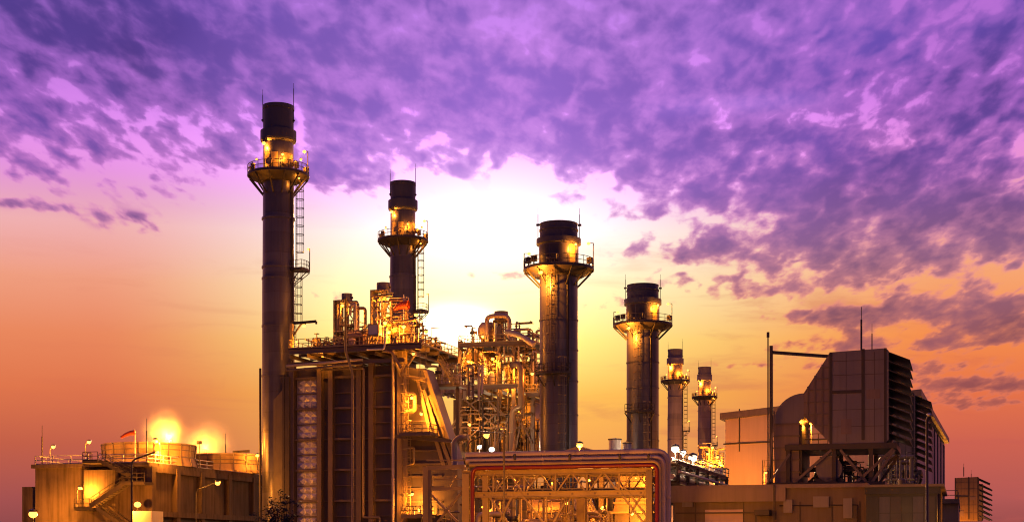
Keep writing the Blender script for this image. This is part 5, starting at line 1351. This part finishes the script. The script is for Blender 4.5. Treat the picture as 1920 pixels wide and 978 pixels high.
a_, e_ = pt(1500, 834, TI + 3), pt(1552, 834, TI + 3); q = MB(); q.box((a_.x, TI + 3, a_.z - .2), (e_.x, TI + 8, a_.z)); q.rail([(a_.x, TI + 3, a_.z), (e_.x, TI + 3, a_.z)], 1.1, .9, .035); q.build('floor', M_STEEL, pl)
q = MB()
for s in (a_.x + .1, e_.x - .1): q.bar((s, TI + 3.2, zR + .3), (s, TI + 3.2, a_.z - .2), .16)
q.build('leg', M_STEEL_DK, pl)
p = pt(1521, 793, TI + 3.6); q = MB(); q.bar((p.x, p.y, a_.z), p, .07); q.build('lamp_pole', M_WHITE, pl); lamp(pl, p + Vector((0, -.1, 0)), 500, .13, off=(0, -.3, -.4))
# ladder cage tower left of the elbow
lt = thing('access_tower', 'small lit ladder tower left of the elbow duct on the tan roof', 'ladder tower', (sx(1437, TI + 2), TI + 2, zR + .25))
q = MB(); a_, e_ = pt(1430, 862, TI + 2), pt(1448, 862, TI + 2)
for s in (a_.x, e_.x):
    for t_ in (TI + 2, TI + 3.4): q.bar((s, t_, zR + .25), (s, t_, a_.z), .09)
for k in range(6):
    z = zR + .4 + (a_.z - zR - .5) * k / 5; q.rail([(a_.x, TI + 2, z - .4), (e_.x, TI + 2, z - .4)], .45, 5, .03, mid=False, kick=False)
q.build('frame', M_STEEL_YL, lt); lamp(lt, pt(1436, 885, TI + 3), 500, .1)
# mast with boom
ms = thing('mast', 'dark mast with horizontal boom reaching to the intake house', 'mast', (sx(1446, TI - 1), TI - 1, zR + .25))
a_ = pt(1446, 648, TI - 1); q = MB(); q.bar((a_.x, TI - 1, zR + .2), a_, .38, .3); q.build('post', M_STEEL_DK, ms)
q = MB(); q.bar(pt(1446, 660, TI - 1), pt(1557, 668, TI + .3), .26, .3); q.build('boom', M_STEEL_DK, ms)
q = MB(); p = pt(1440, 632, TI - 1.2); q.tube((p.x, p.y, zR + .25), p, .07, 6); q.tube(p, p + Vector((0, 0, .5)), .14, 8); q.build('rod', M_STEEL_DK, ms)
q = MB(); q.bar(pt(1441, 905, TI - 1.4), pt(1452, 770, TI - 1), .14); q.bar(pt(1444, 902, TI - 1.4), pt(1481, 850, TI - 1), .2); q.build('stay', M_STEEL, ms)
zt_ = zy(652, g1_[4], TI)
for lb, px, pyt, t_ in (('tall lightning rod on the roof of the nearest intake house', 1615, 575, TI + .3), ('shorter thin lightning rod behind the tall one on the intake house', 1635, 606, TI + 6)):
    rod(lb, px, pyt, t_, zt_ - .3, w=.1 if px == 1615 else .06)
rod('taller lightning rod on the small distant intake house', 1807, 868, 384, zy(893, g3_[3], 385), w=.13)
rod('shorter lightning rod on the farthest intake house', 1821, 880, 429, zy(906, g3_[3], 430), w=.1)
# unlit lamp post right
root = thing('lamp_post', 'tall thin unlit lamp post in front of the dark building', 'lamp post', (sx(1739, 92), 92, 0))
a_ = pt(1738, 786, 92); e_ = pt(1742, 777, 92); m = MB(); m.pipe([(sx(1739, 92), 92, 0), a_, e_], .08, 8, .3); m.build('pole', M_STEEL_DK, root)
m = MB(); m.ball(e_, .14, 12, 8, .7); m.build('lamp_head', M_WHITE, root)
# skid pipe rack clutter bottom right of bridge
# ------------------------------------------------------------------ steam above the fan housings
def steam(label, px, py, t_, rx, rz, dens):
    p = pt(px, py, t_); q = MB(); q.ball(p, rx, 16, 12, rz / rx)
    m = bpy.data.materials.new('steam'); m.use_nodes = True; t = m.node_tree; t.nodes.clear()
    o_ = t.nodes.new('ShaderNodeOutputMaterial'); v = t.nodes.new('ShaderNodeVolumePrincipled'); t.links.new(v.outputs[0], o_.inputs['Volume'])
    v.inputs['Color'].default_value = (1, .95, .9, 1); v.inputs['Anisotropy'].default_value = .1
    tc = t.nodes.new('ShaderNodeTexCoord'); mp = t.nodes.new('ShaderNodeMapping'); mp.vector_type = 'TEXTURE'
    mp.inputs['Location'].default_value = (0, 0, rz); mp.inputs['Scale'].default_value = (rx, rx, rz); t.links.new(tc.outputs['Object'], mp.inputs['Vector'])
    ln = t.nodes.new('ShaderNodeVectorMath'); ln.operation = 'LENGTH'; t.links.new(mp.outputs[0], ln.inputs[0])
    f = E(ln.outputs['Value'], t).step(1.0, .0); f = f * f
    nz = noise(t, tc.outputs['Object'], .35, 4, .6)
    t.links.new((f * nz.step(.2, .8) * dens).s, v.inputs['Density'])
    o = q.build('steam', m); o['kind'] = 'stuff'; o['label'] = label; o['category'] = 'steam'
steam('yellow-lit steam rising from the left fan housing', 305, 812, TC + 9, 4.2, 5.0, .75)
steam('yellow-lit steam rising from the right fan housing', 385, 832, TC + 22, 5.5, 5.0, .55)
ground_flood('floodlight at the far side of the left fan housing glowing through steam', 318, 828, TC + 9.5, 9000, (0, -.2, .6), .12, z0=ZT)
ground_flood('floodlight at the far side of the right fan housing glowing through steam', 385, 846, TC + 24.5, 9000, (0, 0, .6), .10, z0=ZT)

# ------------------------------------------------------------------ near tree poking into the bottom edge
def tree(label, px, t_, tops, seed):
    rnd = random.Random(seed); s = sx(px, t_); root = thing('tree', label, 'tree', (s, t_, 0), None)
    tr = MB(); lf = MB()
    def leafc(c, n, sp):
        for _ in range(n):
            p = c + Vector((rnd.gauss(0, sp), rnd.gauss(0, sp), rnd.gauss(0, sp * .7)))
            d = Vector((rnd.uniform(-1, 1), rnd.uniform(-1, 1), rnd.uniform(-.8, .3))).normalized(); w = d.cross(Vector((rnd.uniform(-1, 1), rnd.uniform(-1, 1), rnd.uniform(-1, 1)))).normalized()
            L = rnd.uniform(.07, .13); lf.face([p, p + d * L * .5 + w * L * .2, p + d * L, p + d * L * .5 - w * L * .2])
    zt = zy(min(y for x, y in tops) + 40, s, t_)
    tr.tube((s, t_, 0), (s + .05, t_, zt * .55), .09, 8, .055)
    for x, y in tops:
        e = pt(x, y, t_ + rnd.uniform(-.6, .6)); st_ = Vector((s + .05, t_, zt * rnd.uniform(.35, .55))); mid = st_.lerp(e, .5) + Vector((rnd.uniform(-.1, .1), 0, .15))
        tr.tube(st_, mid, .035, 6, .02); tr.tube(mid, e, .02, 6, .006)
        for f in (.15, .3, .45, .6, .75, .9, 1.0):
            c = mid.lerp(e, f); leafc(c, 9, .07)
            c2 = c + Vector((rnd.uniform(-.35, .35), rnd.uniform(-.3, .3), rnd.uniform(-.25, .05))); tr.tube(c, c2, .008, 4, .004); leafc(c2, 9, .06)
    tr.build('trunk', M_BARK, root); lf.build('crown', M_LEAF, root)
tree('dark leafy tree top at the foot of the tallest chimney', 530, 40, [(526, 922), (508, 934), (538, 934), (500, 952), (520, 945), (542, 955), (512, 964), (494, 972), (532, 968)], 4)

# ------------------------------------------------------------------ street lighting below the frame that lights the near steel
GSL = 'street floodlights along the road in front of the plant'
for k, (lb, px, Y_, pw) in enumerate((('street floodlight by the road in front of the concrete bays', 330, 120, 900), ('street floodlight by the road in front of the boiler', 640, 150, 2600),
                            ('street floodlight by the road before the left bridge leg', 800, 84, 9000), ('street floodlight by the road before the middle of the bridge', 985, 84, 6000),
                            ('street floodlight by the road before the right bridge leg', 1180, 82, 2500), ('street floodlight by the road in front of the tan building', 1370, 112, 900))):
    s_, t_ = st_of(px, Y_); root = thing('floodlight', lb, 'floodlight', (s_, t_, 0), GSL)
    m = MB(); m.tube((s_, t_, 0), (s_, t_, 1.2), .08, 8); m.box((s_ - .4, t_ - .1, 1.2), (s_ + .4, t_ + .15, 1.8)); m.build('housing', M_STEEL_DK, root)
    m = MB(); m.box((s_ - .35, t_ + .152, 1.25), (s_ + .35, t_ + .2, 1.75)); m.build('lens', M_BULB, root)
    glow(root, (s_, t_, 1.5), pw, off=(0, .6, .3), size=.4)


s_, t_ = st_of(1795, 365); root = thing('floodlight', 'road floodlight lighting the small distant intake houses', 'floodlight', (s_, t_, 0), GSL)
m = MB(); m.tube((s_, t_, 0), (s_, t_, 2.2), .1, 8); m.box((s_ - .5, t_ - .1, 2.2), (s_ + .5, t_ + .15, 2.9)); m.build('housing', M_STEEL_DK, root)
m = MB(); m.box((s_ - .45, t_ + .152, 2.25), (s_ + .45, t_ + .2, 2.85)); m.build('lens', M_BULB, root)
glow(root, (s_, t_, 3.2), 16000, off=(0, .6, 1), size=.4)


for lb, px, Y_, pw in (('unseen floodlight added to brighten the distant pair of thin chimneys', 1292, 395, 60000), ('floodlight by the road at the foot of the tan building corner', 1690, 118, 900)):  # the first one is an added, out-of-view lamp that lifts the far chimneys
    s_, t_ = st_of(px, Y_); root = thing('floodlight', lb, 'floodlight', (s_, t_, 0), GSL)
    m = MB(); m.tube((s_, t_, 0), (s_, t_, 3.2), .1, 8); m.box((s_ - .5, t_ - .1, 3.2), (s_ + .5, t_ + .15, 3.9)); m.build('housing', M_STEEL_DK, root)
    m = MB(); m.box((s_ - .45, t_ + .152, 3.25), (s_ + .45, t_ + .2, 3.85)); m.build('lens', M_BULB, root)
    glow(root, (s_, t_, 4.2), pw, (1.0, .42, .12), off=(0, .6, 1), size=.4)
